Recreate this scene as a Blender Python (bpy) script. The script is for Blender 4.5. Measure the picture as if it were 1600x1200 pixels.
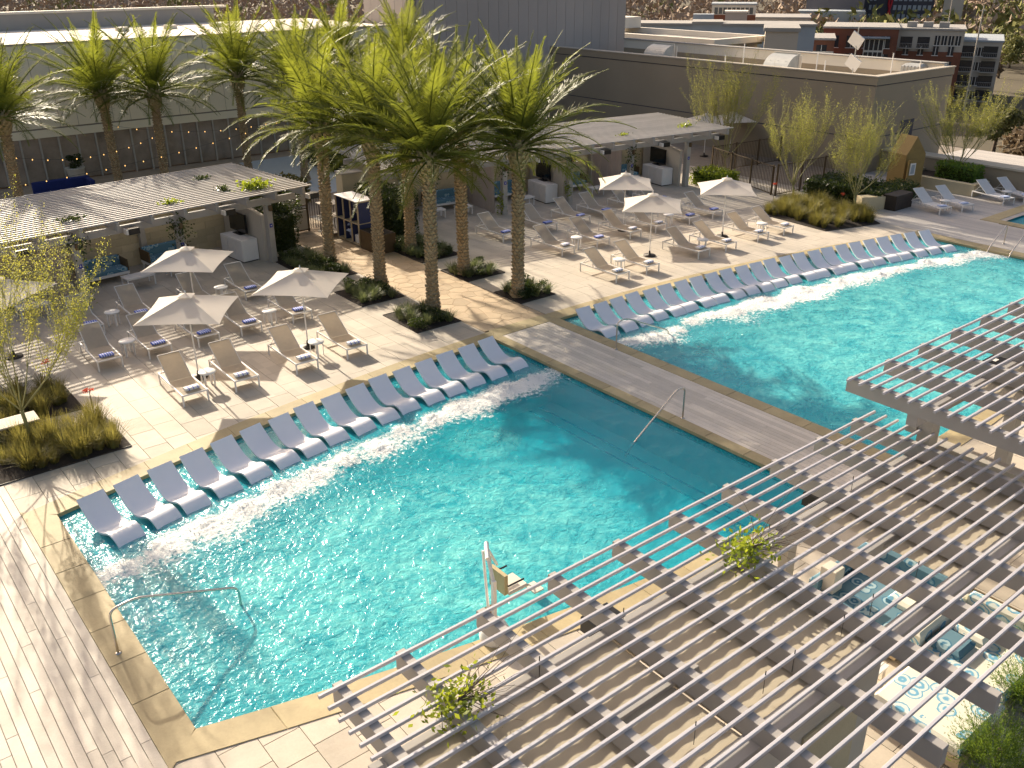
import bpy, math, random
from math import sin, cos, pi, radians, sqrt, atan2, hypot
from mathutils import Vector, Matrix
random.seed(7)
for _o in list(bpy.data.objects): bpy.data.objects.remove(_o, do_unlink=True)
SC = bpy.context.scene
COL = SC.collection
ROOT = {}

# ------------------------------------------------------------------ camera
# world: X runs along the pergola slats, Y along the beams (away from the camera), Z up, pool deck at z = 0
CAM_H = 11.0
_yaw = radians(51.25); _pit = radians(24.7957); _rol = radians(0.33)
def _cam_axes():
    f = Vector((0, cos(_pit), -sin(_pit))); r = Vector((1, 0, 0)); d = f.cross(r)
    r2 = cos(_rol) * r + sin(_rol) * d; d2 = -sin(_rol) * r + cos(_rol) * d
    X = Vector((sin(_yaw), cos(_yaw), 0)); Y = Vector((sin(_yaw - pi / 2), cos(_yaw - pi / 2), 0)); Z = Vector((0, 0, 1))
    w = lambda v: Vector((v.dot(X), v.dot(Y), v.dot(Z)))
    return w(r2), w(d2), w(f)
_r, _d, _f = _cam_axes()
cd = bpy.data.cameras.new('camera'); cam = bpy.data.objects.new('camera', cd); COL.objects.link(cam)
cam.matrix_world = Matrix(((_r.x, -_d.x, -_f.x, 0), (_r.y, -_d.y, -_f.y, 0), (_r.z, -_d.z, -_f.z, CAM_H), (0, 0, 0, 1)))
cd.sensor_width = 36; cd.lens = 36 * 1428.27 / 1600; cd.clip_start = 0.5; cd.clip_end = 5000
SC.camera = cam

# ------------------------------------------------------------------ light
SUN_EL = radians(24); SUN_AZ = radians(3.8)            # azimuth measured from +Y towards +X
SUN_TO = Vector((sin(SUN_AZ) * cos(SUN_EL), cos(SUN_AZ) * cos(SUN_EL), sin(SUN_EL)))
w = bpy.data.worlds.new('World'); SC.world = w; w.use_nodes = True
nt = w.node_tree; nt.nodes.clear()
sky = nt.nodes.new('ShaderNodeTexSky'); sky.sky_type = 'NISHITA'; sky.sun_disc = False
sky.sun_elevation = SUN_EL; sky.sun_rotation = SUN_AZ; sky.air_density = 1.0; sky.dust_density = 5.0; sky.ozone_density = 1.0
bg = nt.nodes.new('ShaderNodeBackground'); bg.inputs['Strength'].default_value = 0.125
wo = nt.nodes.new('ShaderNodeOutputWorld')
wb = nt.nodes.new('ShaderNodeMix'); wb.data_type = 'RGBA'; wb.blend_type = 'MULTIPLY'; wb.inputs[0].default_value = 1; wb.inputs[7].default_value = (1.0, .90, .82, 1)   # warm white balance
nt.links.new(sky.outputs[0], wb.inputs[6]); nt.links.new(wb.outputs[2], bg.inputs[0]); nt.links.new(bg.outputs[0], wo.inputs[0])
sd = bpy.data.lights.new('sun', 'SUN'); sd.energy = 5.0; sd.angle = radians(0.53); sd.color = (1.0, 0.885, 0.70)
so = bpy.data.objects.new('sun', sd); COL.objects.link(so); so.rotation_euler = SUN_TO.to_track_quat('Z', 'Y').to_euler()
SC.view_settings.view_transform = 'Standard'; SC.view_settings.look = 'None'; SC.view_settings.gamma = 1
SC.view_settings.exposure = 0.92; SC.view_settings.use_curve_mapping = False
try:
    SC.cycles.max_bounces = 8; SC.cycles.diffuse_bounces = 3; SC.cycles.glossy_bounces = 3; SC.cycles.transparent_max_bounces = 24
    SC.cycles.transmission_bounces = 4; SC.cycles.sample_clamp_indirect = 4.0; SC.cycles.caustics_reflective = False; SC.cycles.caustics_refractive = False
except Exception: pass

# ------------------------------------------------------------------ mesh helpers
class MB:
    def __init__(s): s.v = []; s.f = []; s.sm = []
    def add(s, vs, fs, smooth=False):
        o = len(s.v); s.v += [tuple(v) for v in vs]; s.f += [tuple(i + o for i in f) for f in fs]; s.sm += [smooth] * len(fs); return s
    def box(s, x0, y0, z0, x1, y1, z1, M=None):
        vs = [(x0, y0, z0), (x1, y0, z0), (x1, y1, z0), (x0, y1, z0), (x0, y0, z1), (x1, y0, z1), (x1, y1, z1), (x0, y1, z1)]
        if M: vs = [M @ Vector(v) for v in vs]
        return s.add(vs, [(3, 2, 1, 0), (4, 5, 6, 7), (0, 1, 5, 4), (1, 2, 6, 5), (2, 3, 7, 6), (3, 0, 4, 7)])
    def bbox(s, x0, y0, z0, x1, y1, z1, b=0.01):
        # box whose top edges are bevelled
        b = min(b, (x1 - x0) * .4, (y1 - y0) * .4, (z1 - z0) * .4)
        vs = [(x0, y0, z0), (x1, y0, z0), (x1, y1, z0), (x0, y1, z0), (x0, y0, z1 - b), (x1, y0, z1 - b), (x1, y1, z1 - b), (x0, y1, z1 - b),
              (x0 + b, y0 + b, z1), (x1 - b, y0 + b, z1), (x1 - b, y1 - b, z1), (x0 + b, y1 - b, z1)]
        return s.add(vs, [(3, 2, 1, 0), (0, 1, 5, 4), (1, 2, 6, 5), (2, 3, 7, 6), (3, 0, 4, 7), (4, 5, 9, 8), (5, 6, 10, 9), (6, 7, 11, 10), (7, 4, 8, 11), (8, 9, 10, 11)])
    def prism(s, poly, z0, z1, b=0.0):
        n = len(poly)
        vs = [(p[0], p[1], z0) for p in poly] + [(p[0], p[1], z1 - b) for p in poly]
        fs = [tuple(range(n - 1, -1, -1))] + [(i, (i + 1) % n, n + (i + 1) % n, n + i) for i in range(n)]
        if b > 0:
            cx = sum(p[0] for p in poly) / n; cy = sum(p[1] for p in poly) / n
            for p in poly:
                dx, dy = cx - p[0], cy - p[1]; l = hypot(dx, dy) or 1
                vs.append((p[0] + dx / l * b * 1.4, p[1] + dy / l * b * 1.4, z1))
            fs += [(n + i, n + (i + 1) % n, 2 * n + (i + 1) % n, 2 * n + i) for i in range(n)] + [tuple(range(2 * n, 3 * n))]
        else: fs.append(tuple(range(n, 2 * n)))
        return s.add(vs, fs)
    def tube(s, pts, r, n=6, cap=True, smooth=True):
        pts = [Vector(p) for p in pts]; R = r if isinstance(r, (list, tuple)) else [r] * len(pts)
        vs = []; up = Vector((0, 0, 1)); prev = None
        for i, p in enumerate(pts):
            t = (pts[min(i + 1, len(pts) - 1)] - pts[max(i - 1, 0)]); t = t.normalized() if t.length > 1e-9 else Vector((0, 0, 1))
            if prev is None: a = t.cross(up) if abs(t.dot(up)) < .95 else t.cross(Vector((1, 0, 0)))
            else: a = prev - t * prev.dot(t)
            a.normalize(); b = t.cross(a); prev = a
            for k in range(n):
                q = 2 * pi * k / n; vs.append(p + (a * cos(q) + b * sin(q)) * R[i])
        m = len(pts)
        fs = [(i * n + k, i * n + (k + 1) % n, (i + 1) * n + (k + 1) % n, (i + 1) * n + k) for i in range(m - 1) for k in range(n)]
        s.add(vs, fs, smooth)
        if cap: s.add(vs[:n], [tuple(range(n - 1, -1, -1))]); s.add(vs[-n:], [tuple(range(n))])
        return s
    def lathe(s, prof, n=16, c=(0, 0, 0), smooth=True):
        vs = [(c[0] + r * cos(2 * pi * k / n), c[1] + r * sin(2 * pi * k / n), c[2] + z) for r, z in prof for k in range(n)]
        m = len(prof)
        s.add(vs, [(i * n + k, i * n + (k + 1) % n, (i + 1) * n + (k + 1) % n, (i + 1) * n + k) for i in range(m - 1) for k in range(n)], smooth)
        s.add(vs[:n], [tuple(range(n - 1, -1, -1))]); s.add(vs[-n:], [tuple(range(n))]); return s
    def grid(s, rows, smooth=True, flip=False):
        m = len(rows); n = len(rows[0]); vs = [p for r in rows for p in r]
        fs = [(i * n + j, i * n + j + 1, (i + 1) * n + j + 1, (i + 1) * n + j) for i in range(m - 1) for j in range(n - 1)]
        if flip: fs = [f[::-1] for f in fs]
        return s.add(vs, fs, smooth)
    def mesh(s, name):
        me = bpy.data.meshes.new(name); me.from_pydata(s.v, [], s.f)
        if any(s.sm): me.polygons.foreach_set('use_smooth', s.sm)
        me.update(); return me
def obj(name, mb, m, parent=None, loc=None, rotz=0.0, kind=None, label=None):
    me = mb.mesh(name) if isinstance(mb, MB) else mb
    if m is not None and len(me.materials) == 0: me.materials.append(m)
    o = bpy.data.objects.new(name, me); COL.objects.link(o)
    if parent: o.parent = parent
    if loc: o.location = loc
    if rotz: o.rotation_euler = (0, 0, rotz)
    if kind: o['kind'] = kind
    if label: o['label'] = label
    return o
def tag(o, label, cat, group=None):
    o['label'] = label; o['category'] = cat
    if group: o['group'] = group
    return o
def thing(name, label, cat, loc=(0, 0, 0), rotz=0.0, group=None):
    o = bpy.data.objects.new(name, None); COL.objects.link(o); o.location = loc; o.rotation_euler = (0, 0, rotz); o.empty_display_size = .2
    return tag(o, label, cat, group)
KIDS = {}
def copy_tree(root, loc, rotz, label, group=None, scale=None):
    r = root.copy(); COL.objects.link(r); r.location = loc; r.rotation_euler = (0, 0, rotz); r['label'] = label
    if group: r['group'] = group
    if scale: r.scale = (scale,) * 3
    if root.name not in KIDS: KIDS[root.name] = [(c, list(c.children)) for c in root.children]
    for ch, gs in KIDS[root.name]:
        c = ch.copy(); COL.objects.link(c); c.parent = r
        for g_ in gs:
            d = g_.copy(); COL.objects.link(d); d.parent = c
    return r
ORD = ['first', 'second', 'third', 'fourth', 'fifth', 'sixth', 'seventh', 'eighth', 'ninth', 'tenth', 'eleventh', 'twelfth', 'thirteenth', 'fourteenth', 'fifteenth', 'sixteenth',
       'seventeenth', 'eighteenth', 'nineteenth', 'twentieth', 'twenty-first', 'twenty-second', 'twenty-third', 'twenty-fourth', 'twenty-fifth', 'twenty-sixth', 'twenty-seventh', 'twenty-eighth', 'twenty-ninth', 'thirtieth']

# ------------------------------------------------------------------ materials
def nodes(name):
    m = bpy.data.materials.new(name); m.use_nodes = True; n = m.node_tree; n.nodes.clear()
    out = n.nodes.new('ShaderNodeOutputMaterial'); return m, n, out
def N(n, t, **kw):
    x = n.nodes.new('ShaderNode' + t)
    for k, v in kw.items():
        if k in x.inputs.keys(): x.inputs[k].default_value = v
        else: setattr(x, k, v)
    return x
def mixc(n, a, b, fac, blend='MIX'):
    x = n.nodes.new('ShaderNodeMix'); x.data_type = 'RGBA'; x.blend_type = blend
    for sock, val in ((x.inputs[6], a), (x.inputs[7], b), (x.inputs[0], fac)):
        if hasattr(val, 'is_linked') or hasattr(val, 'links'): n.links.new(val, sock)
        elif isinstance(val, (int, float)): sock.default_value = val
        else: sock.default_value = (*val[:3], 1)
    return x.outputs[2]
def mth(n, op, a, b=None, c=None, clamp=False):
    x = n.nodes.new('ShaderNodeMath'); x.operation = op; x.use_clamp = clamp
    for i, val in enumerate((a, b, c)):
        if val is None: continue
        if isinstance(val, (int, float)): x.inputs[i].default_value = val
        else: n.links.new(val, x.inputs[i])
    return x.outputs[0]
def ramp(n, val, stops):
    x = n.nodes.new('ShaderNodeValToRGB'); e = x.color_ramp.elements
    while len(e) < len(stops): e.new(.5)
    for el, (p, c) in zip(e, stops): el.position = p; el.color = (*c, 1) if len(c) == 3 else c
    n.links.new(val, x.inputs[0]); return x.outputs[0]
def noise(n, scale, detail=4, rough=.55, vec=None, dist=0):
    x = N(n, 'TexNoise', Scale=scale, Detail=detail, Roughness=rough, Distortion=dist)
    if vec is not None: n.links.new(vec, x.inputs['Vector'])
    return x.outputs[0]
def wpos(n): return N(n, 'NewGeometry').outputs['Position']
def pm(name, col, rough=.7, metal=0.0, var=.18, nscale=3.0, rand=0.0, col2=None, bump=0.0, bscale=60, spec=.4, space='world', trans=0.0, fine=0.0, holes=0.0):
    """general procedural surface: base colour broken up by noise, a random tint for each object, fine bump"""
    m, n, out = nodes(name)
    vec = wpos(n) if space == 'world' else N(n, 'TexCoord').outputs['Object']
    nz = noise(n, nscale, 5, .6, vec)
    c2 = col2 or tuple(max(0, c * (1 - var)) for c in col)
    c1 = col if col2 else tuple(min(1, c * (1 + var * .6)) for c in col)
    f = mth(n, 'MULTIPLY_ADD', nz, 1.8, -.4, True)
    base = mixc(n, c1, c2, f)
    if fine:
        nf = noise(n, nscale * 14, 3, .6, vec); base = mixc(n, base, tuple(c * .6 for c in col), mth(n, 'MULTIPLY', mth(n, 'MULTIPLY_ADD', nf, 2.2, -.9, True), fine))
    if rand:
        r = N(n, 'ObjectInfo').outputs['Random']
        k = mth(n, 'MULTIPLY_ADD', r, 2 * rand, 1 - rand)
        mul = n.nodes.new('ShaderNodeVectorMath'); mul.operation = 'SCALE'; n.links.new(base, mul.inputs[0]); n.links.new(k, mul.inputs['Scale']); base = mul.outputs[0]
    p = N(n, 'BsdfPrincipled', Roughness=rough, Metallic=metal); n.links.new(base, p.inputs['Base Color'])
    try: p.inputs['Specular IOR Level'].default_value = spec
    except Exception: pass
    if bump:
        b = N(n, 'Bump', Strength=bump, Distance=.02); n.links.new(noise(n, bscale, 4, .6, vec), b.inputs['Height']); n.links.new(b.outputs[0], p.inputs['Normal'])
    if trans:
        t = N(n, 'BsdfTranslucent'); n.links.new(base, t.inputs['Color']); mx = N(n, 'MixShader'); mx.inputs[0].default_value = trans
        n.links.new(p.outputs[0], mx.inputs[1]); n.links.new(t.outputs[0], mx.inputs[2])
        if holes:
            h_ = N(n, 'MixShader'); h_.inputs[0].default_value = holes; tp_ = N(n, 'BsdfTransparent'); n.links.new(mx.outputs[0], h_.inputs[1]); n.links.new(tp_.outputs[0], h_.inputs[2]); mx = h_
        n.links.new(mx.outputs[0], out.inputs[0])
    else: n.links.new(p.outputs[0], out.inputs[0])
    return m
def leafmat(name, c1, c2, trans=.45, rough=.45, rand=.12, tcol=None):
    m, n, out = nodes(name)
    f = noise(n, 2.2, 3, .6, wpos(n)); r = N(n, 'ObjectInfo').outputs['Random']
    fac = mth(n, 'MULTIPLY_ADD', f, 1.7, -.35, True); base = mixc(n, c1, c2, fac)
    k = mth(n, 'MULTIPLY_ADD', r, 2 * rand, 1 - rand)
    mul = n.nodes.new('ShaderNodeVectorMath'); mul.operation = 'SCALE'; n.links.new(base, mul.inputs[0]); n.links.new(k, mul.inputs['Scale']); base = mul.outputs[0]
    p = N(n, 'BsdfPrincipled', Roughness=rough); n.links.new(base, p.inputs['Base Color'])
    t = N(n, 'BsdfTranslucent')
    if tcol: n.links.new(mixc(n, base, tcol, .6), t.inputs['Color'])
    else: n.links.new(base, t.inputs['Color'])
    mx = N(n, 'MixShader'); mx.inputs[0].default_value = trans
    n.links.new(p.outputs[0], mx.inputs[1]); n.links.new(t.outputs[0], mx.inputs[2]); n.links.new(mx.outputs[0], out.inputs[0]); return m
M = {}
M['tile'] = pm('cream stone tile', (.49, .43, .35), .75, var=.16, nscale=1.7, rand=.14, bump=.15, bscale=35, fine=.25)
def add_stain(m, dark=.86, scale=.55):
    # broad water marks and foot wear on paving
    n = m.node_tree; p = [x for x in n.nodes if x.type == 'BSDF_PRINCIPLED'][0]; l = p.inputs['Base Color'].links[0].from_socket
    f = mth(n, 'MULTIPLY_ADD', noise(n, scale, 7, .7, wpos(n), .6), 3.2, -1.55, True)
    n.links.new(mixc(n, l, mixc(n, l, (dark, dark * .97, dark * .93), 1.0, 'MULTIPLY'), f), p.inputs['Base Color'])
for _k in ('tile', ): add_stain(M[_k])
M['tile_base'] = pm('joint mortar', (.26, .22, .18), .9, var=.2)
M['coping'] = pm('tan sandstone coping', (.42, .34, .19), .7, var=.22, nscale=1.3, rand=.10, bump=.15, bscale=30, fine=.3)
M['plank'] = pm('bleached deck board', (.54, .485, .415), .7, var=.14, nscale=2.0, rand=.12, bump=.2, bscale=50, fine=.25)
add_stain(M['coping'], .78, .8); add_stain(M['plank'], .85, .5)
M['plank_grey'] = pm('weathered grey deck board', (.62, .555, .48), .7, var=.14, nscale=2.0, rand=.14, bump=.2, bscale=50, fine=.3)
M['flag'] = pm('orange flagstone', (.55, .43, .29), .75, var=.3, nscale=1.6, rand=.14, col2=(.46, .33, .205), bump=.3, bscale=18, fine=.3)
M['soil'] = pm('dark planting soil', (.035, .026, .02), .95, var=.5, nscale=6, bump=.8, bscale=25)
M['white'] = pm('white powder coat', (.76, .73, .70), .45, var=.05)
M['white_gloss'] = pm('moulded white resin', (.82, .81, .84), .32, var=.04, nscale=1.5)
M['sling'] = pm('taupe mesh sling', (.66, .585, .485), .8, var=.08, nscale=8, rand=.05, trans=.5, fine=.2, holes=.14)
M['sling_white'] = pm('pale mesh sling', (.66, .64, .63), .8, var=.06, nscale=8, rand=.04, trans=.1)
M['canvas'] = pm('off white umbrella canvas', (.84, .79, .73), .85, var=.05, nscale=2, trans=.5)
M['steel'] = pm('brushed stainless rail', (.62, .58, .52), .22, 1.0, var=.05)
M['slat'] = pm('grey painted aluminium slat', (.43, .42, .45), .5, var=.08, nscale=2, rand=.05)
M['beam'] = pm('taupe painted beam', (.33, .31, .29), .6, var=.10, nscale=1.5, rand=.05)
M['pav_slat'] = pm('pale grey roof slat', (.42, .39, .37), .6, var=.12, nscale=1.2, rand=.08)
M['post'] = pm('greige post', (.40, .37, .33), .7, var=.12)
M['block'] = pm('tan block wall', (.52, .44, .29), .85, var=.12, nscale=1.5, rand=.12, bump=.3, bscale=30, fine=.2)
M['stucco'] = pm('beige stucco', (.50, .45, .38), .9, var=.10, nscale=.8, bump=.3, bscale=60)
M['curtain'] = pm('pinkish beige curtain', (.50, .42, .37), .9, var=.08, trans=.25)
M['black'] = pm('black plastic', (.012, .012, .014), .35, var=.2)
M['screen'] = pm('dark television glass', (.008, .009, .01), .08, var=.1, spec=.6)
M['navy'] = pm('navy painted panel', (.035, .045, .13), .55, var=.15)
M['wood'] = pm('pale ply trim', (.52, .42, .28), .65, var=.15)
M['corten'] = pm('brown steel planter', (.085, .055, .025), .6, var=.35, nscale=3)
M['darkplanter'] = pm('dark brown planter', (.03, .022, .018), .55, var=.3)
M['pot'] = pm('off white pot', (.60, .55, .47), .7, var=.08)
M['trunk'] = pm('palm trunk fibre', (.26, .18, .095), .95, var=.45, nscale=6, col2=(.54, .43, .27), bump=.6, bscale=40, fine=.4, space='object')
M['boot'] = pm('palm boot', (.30, .23, .11), .9, var=.45, nscale=7, col2=(.46, .38, .22), bump=.5, bscale=30, space='object')
M['frond'] = leafmat('palm leaflet', (.085, .12, .02), (.14, .165, .035), .48, .5, .16, (.32, .35, .03))
M['rachis'] = pm('palm frond stem', (.20, .20, .07), .5, var=.2)
M['grass'] = leafmat('feather grass', (.115, .125, .03), (.19, .165, .055), .45, .6, .3, (.34, .29, .06))
M['varieg'] = leafmat('striped border grass', (.12, .16, .05), (.24, .25, .12), .35, .5, .2)
M['dark_leaf'] = leafmat('dark shrub leaf', (.025, .045, .010), (.05, .075, .015), .35, .4, .2, (.12, .16, .02))
M['bright_leaf'] = leafmat('vine leaf', (.12, .19, .015), (.20, .26, .03), .5, .4, .15, (.42, .46, .03))
M['verde_leaf'] = leafmat('palo verde leaf', (.30, .34, .05), (.40, .40, .08), .55, .6, .1, (.62, .58, .08))
M['verde_bark'] = pm('green bark', (.30, .28, .12), .7, var=.25)
M['rosemary'] = leafmat('conifer shrub', (.06, .13, .02), (.12, .20, .035), .45, .6, .15, (.3, .4, .04))
M['red'] = leafmat('red flower', (.5, .05, .02), (.6, .09, .03), .4)
M['wall_panel'] = pm('tan wall panel', (.82, .73, .55), .85, var=.06, nscale=.25, rand=.03)
M['wall_b2'] = pm('mauve grey tower panel', (.40, .355, .33), .85, var=.07, nscale=.2, rand=.03)
M['wall_b3'] = pm('grey tan hall wall', (.31, .255, .185), .9, var=.10, nscale=.3, rand=.02, bump=.1, bscale=20)
M['roof_white'] = pm('white membrane roof', (.70, .64, .55), .8, var=.1, nscale=.3)
M['roof_grey'] = pm('grey roof', (.33, .31, .29), .85, var=.15, nscale=.3)
M['metal'] = pm('galvanised duct', (.45, .45, .43), .45, .3, var=.15)
M['brick_red'] = pm('red brick', (.19, .075, .045), .9, var=.2, nscale=.6)
M['beige'] = pm('beige render', (.46, .41, .35), .9, var=.08, nscale=.3)
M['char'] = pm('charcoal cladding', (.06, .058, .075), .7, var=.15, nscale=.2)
M['mauve'] = pm('mauve grey cladding', (.17, .155, .165), .8, var=.1, nscale=.2)
M['paleblue'] = pm('blue grey concrete', (.34, .37, .40), .85, var=.1, nscale=.3)
M['win'] = pm('dark window glass', (.03, .035, .045), .1, var=.2, spec=.6)
M['hall_glass'] = pm('glass front with painted reflection', (.34, .27, .21), .07, var=.5, nscale=.9, spec=.9)  # tan base colour stands in for the surroundings reflected in the panes
M['path_joint'] = pm('tan path joint', (.42, .30, .19), .9, var=.2)
M['mullion'] = pm('aluminium mullion', (.42, .38, .33), .5, var=.1)
M['brown_floor'] = pm('brown brick paving', (.42, .32, .23), .9, var=.25, nscale=1.5)
M['pale_paving'] = pm('pale blue grey paving', (.50, .52, .54), .85, var=.08)
M['woods'] = pm('bare winter twigs', (.24, .175, .135), .95, var=.4, nscale=.05, col2=(.36, .28, .21))
M['woods_green'] = pm('distant green crown', (.14, .15, .045), .95, var=.4, nscale=.08, col2=(.20, .19, .06))
M['bark'] = pm('grey brown bark', (.12, .09, .07), .9, var=.3)
M['ground'] = pm('distant ground', (.11, .09, .055), .95, var=.4, nscale=.02)
M['asphalt'] = pm('asphalt', (.06, .06, .062), .9, var=.2)
M['navy_cloth'] = pm('navy sofa cloth', (.012, .025, .14), .85, var=.2)
M['wicker'] = pm('brown wicker', (.13, .085, .04), .8, var=.3, nscale=20)
M['yellow'] = pm('ochre painted hut', (.27, .18, .06), .7, var=.15)
M['canopy'] = pm('beige shade fabric', (.46, .40, .30), .9, var=.08, nscale=2.5, trans=.12)
M['red_sign'] = pm('red painted sign', (.45, .02, .03), .6)
M['signblue'] = pm('blue enamel plate', (.02, .03, .32), .4)
M['string'] = pm('black cable', (.02, .02, .02), .6)
def mat_bulb():
    m, n, out = nodes('warm lit bulb'); e = N(n, 'Emission', Color=(1, .55, .18, 1), Strength=1.1); n.links.new(e.outputs[0], out.inputs[0]); return m
M['bulb'] = mat_bulb()
def mat_stripe(name, ca, cb, scale, axis=0, duty=.5):
    m, n, out = nodes(name); v = N(n, 'TexCoord').outputs['Object']; s = N(n, 'SeparateXYZ'); n.links.new(v, s.inputs[0])
    k = mth(n, 'GREATER_THAN', mth(n, 'FRACT', mth(n, 'MULTIPLY', s.outputs[axis], scale)), duty)
    p = N(n, 'BsdfPrincipled', Roughness=.9); n.links.new(mixc(n, ca, cb, k), p.inputs['Base Color']); n.links.new(p.outputs[0], out.inputs[0]); return m
M['towel_white'] = mat_stripe('white towel with blue edge stripes', (.16, .20, .62), (.78, .76, .75), 8, 0, .22)
M['towel_blue'] = mat_stripe('blue striped towel', (.10, .15, .58), (.55, .58, .78), 14, 0)
M['towel_pale'] = pm('pale blue towel', (.50, .57, .78), .9, var=.08)
def mat_floral(name, a, b, c, scale):
    m, n, out = nodes(name); v = N(n, 'TexCoord').outputs['Object']
    vo = N(n, 'TexVoronoi', Scale=scale); n.links.new(v, vo.inputs['Vector'])
    nz = noise(n, scale * 3.2, 4, .6, v)
    d = mth(n, 'ADD', vo.outputs['Distance'], mth(n, 'MULTIPLY_ADD', nz, .22, -.11))
    ring = mth(n, 'SINE', mth(n, 'MULTIPLY', d, 24.0))
    k = mth(n, 'MULTIPLY_ADD', ring, .9, .5, True)
    col = mixc(n, a, b, k)
    gap = mth(n, 'GREATER_THAN', d, .47); col = mixc(n, col, c, gap)
    p = N(n, 'BsdfPrincipled', Roughness=.9); n.links.new(col, p.inputs['Base Color']); n.links.new(p.outputs[0], out.inputs[0]); return m
M['floral_dark'] = mat_floral('teal floral cloth', (.03, .14, .24), (.30, .42, .46), (.10, .20, .26), 3.3)
M['floral_pale'] = mat_floral('pale floral cloth', (.14, .36, .52), (.62, .66, .62), (.70, .68, .58), 2.9)
# ------------------------------------------------------------------ setting: ground, terrace, pools
from mathutils import noise as mnoise
def farY(x): return 21.68 - (x - 19.9) ** 2 / 141.2
def nearY(x): return 9.15 + (x - 19.9) ** 2 / 119.0
P1 = (2.84, 16.67); P2 = (19.43, 38.55)
def in_pool(x, y, e=0.0):
    for a, b in (P1, P2):
        if a - e < x < b + e and nearY(x) - e < y < farY(x) + e: return True
    return False
# far ground, street level well below the roof deck
g = MB(); g.add([(-3000, -3000, -18), (3000, -3000, -18), (3000, 3000, -18), (-3000, 3000, -18)], [(0, 1, 2, 3)])
obj('ground', g, M['ground'], kind='structure')
# podium the deck stands on: deck bed laid as cells round the pools, skirt down to the street
pod = MB(); S = .5
XA, XB, YA, YB = -14.0, 60.0, -6.0, 58.0
for i in range(int((XB - XA) / S)):
    for j in range(int((YB - YA) / S)):
        x, y = XA + i * S, YA + j * S
        cs = [(x, y), (x + S, y), (x + S, y + S), (x, y + S)]
        if any(in_pool(a, b, .08) for a, b in cs) or in_pool(x + S / 2, y + S / 2, .08): continue
        if 43.5 < x + .25 < 52 and 11 < y + .25 < 18.7: continue
        pod.add([(a, b, -.03) for a, b in cs], [(0, 1, 2, 3)])
pod.add([(XA, YA, -.031), (XB, YA, -.031), (XB, YB, -.031), (XA, YB, -.031), (XA, YA, -18), (XB, YA, -18), (XB, YB, -18), (XA, YB, -18)], [(0, 1, 5, 4), (1, 2, 6, 5), (2, 3, 7, 6), (3, 0, 4, 7)])
terrace = obj('terrace_floor', pod, M['tile_base'], kind='structure')

# paving tiles, one object each; columns .62 m wide with staggered joints
BEDS = [(15.0, 23.6, 16.75, 25.75), (14.9, 26.95, 16.65, 28.95), (14.9, 30.4, 16.7, 34.4), (19.4, 23.62, 21.0, 25.2), (19.4, 26.8, 21.2, 28.6), (19.4, 29.9, 21.3, 33.2),
        (2.15, 21.75, 5.2, 23.75), (2.2, 24.75, 4.9, 26.7)]
RB = [(35.9, 22.3), (38.9, 21.45), (40.1, 23.2), (39.4, 26.3), (36.2, 26.4)]     # bed by the fence
def pt_in(poly, x, y):
    r = False; n = len(poly)
    for i in range(n):
        x1, y1 = poly[i]; x2, y2 = poly[(i + 1) % n]
        if (y1 > y) != (y2 > y) and x < (x2 - x1) * (y - y1) / (y2 - y1) + x1: r = not r
    return r
def seen(x, y, z=0):
    v = Vector((x, y, z - CAM_H)); d = v.dot(_f)
    if d < .5: return False
    u = v.dot(_r) / d * 1428; t = v.dot(_d) / d * 1428
    return abs(u) < 850 and abs(t) < 650
tiles = []
def lay(x0, x1, y0, y1, wx, wy):
    k = 0; x = x0
    while x < x1 - .05:
        xe = min(x + wx, x1); y = y0 - (0, .42, .2, .63)[k % 4] * wy; k += 1
        while y < y1:
            ya, ye = max(y, y0), min(y + wy, y1); y += wy
            if ye - ya < .06: continue
            tiles.append([x, ya, xe, ye])
        x = xe
lay(2.25, 16.75, 19.0, 40.5, .62, .93)
lay(19.4, 42.4, 18.0, 40.5, .62, .93)
lay(-7.0, 19.9, -4.0, 11.6, .62, .62)
lay(19.9, 39.0, -4.0, 9.4, .62, .93)
lay(-7.0, 2.25, 21.75, 40.5, .62, .93)
keep = []
for t in tiles:
    x0, y0, x1, y1 = t; xm = (x0 + x1) / 2
    if y0 > 18:
        ys = [farY(x0) + .3, farY(x1) + .3]
        if y1 < min(ys) + .05 and x1 < 38.95: continue
        if x1 < 38.95 and y0 < max(ys): y0a, y0b = max(y0, ys[0]), max(y0, ys[1])
        else: y0a = y0b = y0
        if x0 > 40.9 and y0 < 22.6: continue
        p = [(x0, y0a), (x1, y0b), (x1, y1), (x0, y1)]
    else:
        ys = [nearY(x0) - .3, nearY(x1) - .3]
        if y0 > max(ys) - .05: continue
        p = [(x0, y0), (x1, y0), (x1, min(y1, ys[1])), (x0, min(y1, ys[0]))]
    ym = (p[0][1] + p[2][1]) / 2
    if any(a < x0 - .05 and x1 + .05 < c and b < p[0][1] - .05 and p[2][1] + .05 < d for a, b, c, d in BEDS): continue
    if pt_in(RB, xm, ym) and all(pt_in(RB, *q) for q in p): continue
    if p[2][1] - p[1][1] < .05 and p[3][1] - p[0][1] < .05: continue
    vis = seen(xm, ym) or seen(x0, y0) or seen(x1, y1)
    keep.append((hypot(hypot(xm, ym), 11) + (0 if vis else 1000), p))
keep.sort(key=lambda q: q[0])
rest = MB(); G = .004
for i, (d_, p) in enumerate(keep):
    cx = sum(q[0] for q in p) / 4; cy = sum(q[1] for q in p) / 4
    dz = random.uniform(-.0015, .0015)
    q = [(a + (G if a < cx else -G), b + (G if b < cy else -G)) for a, b in p]
    if i < 300:
        obj('tile', MB().prism([(a - cx, b - cy) for a, b in q], -.03, 0, .004), M['tile'], terrace, (cx, cy, dz))
    else: rest.prism(q, -.03, dz)
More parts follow.
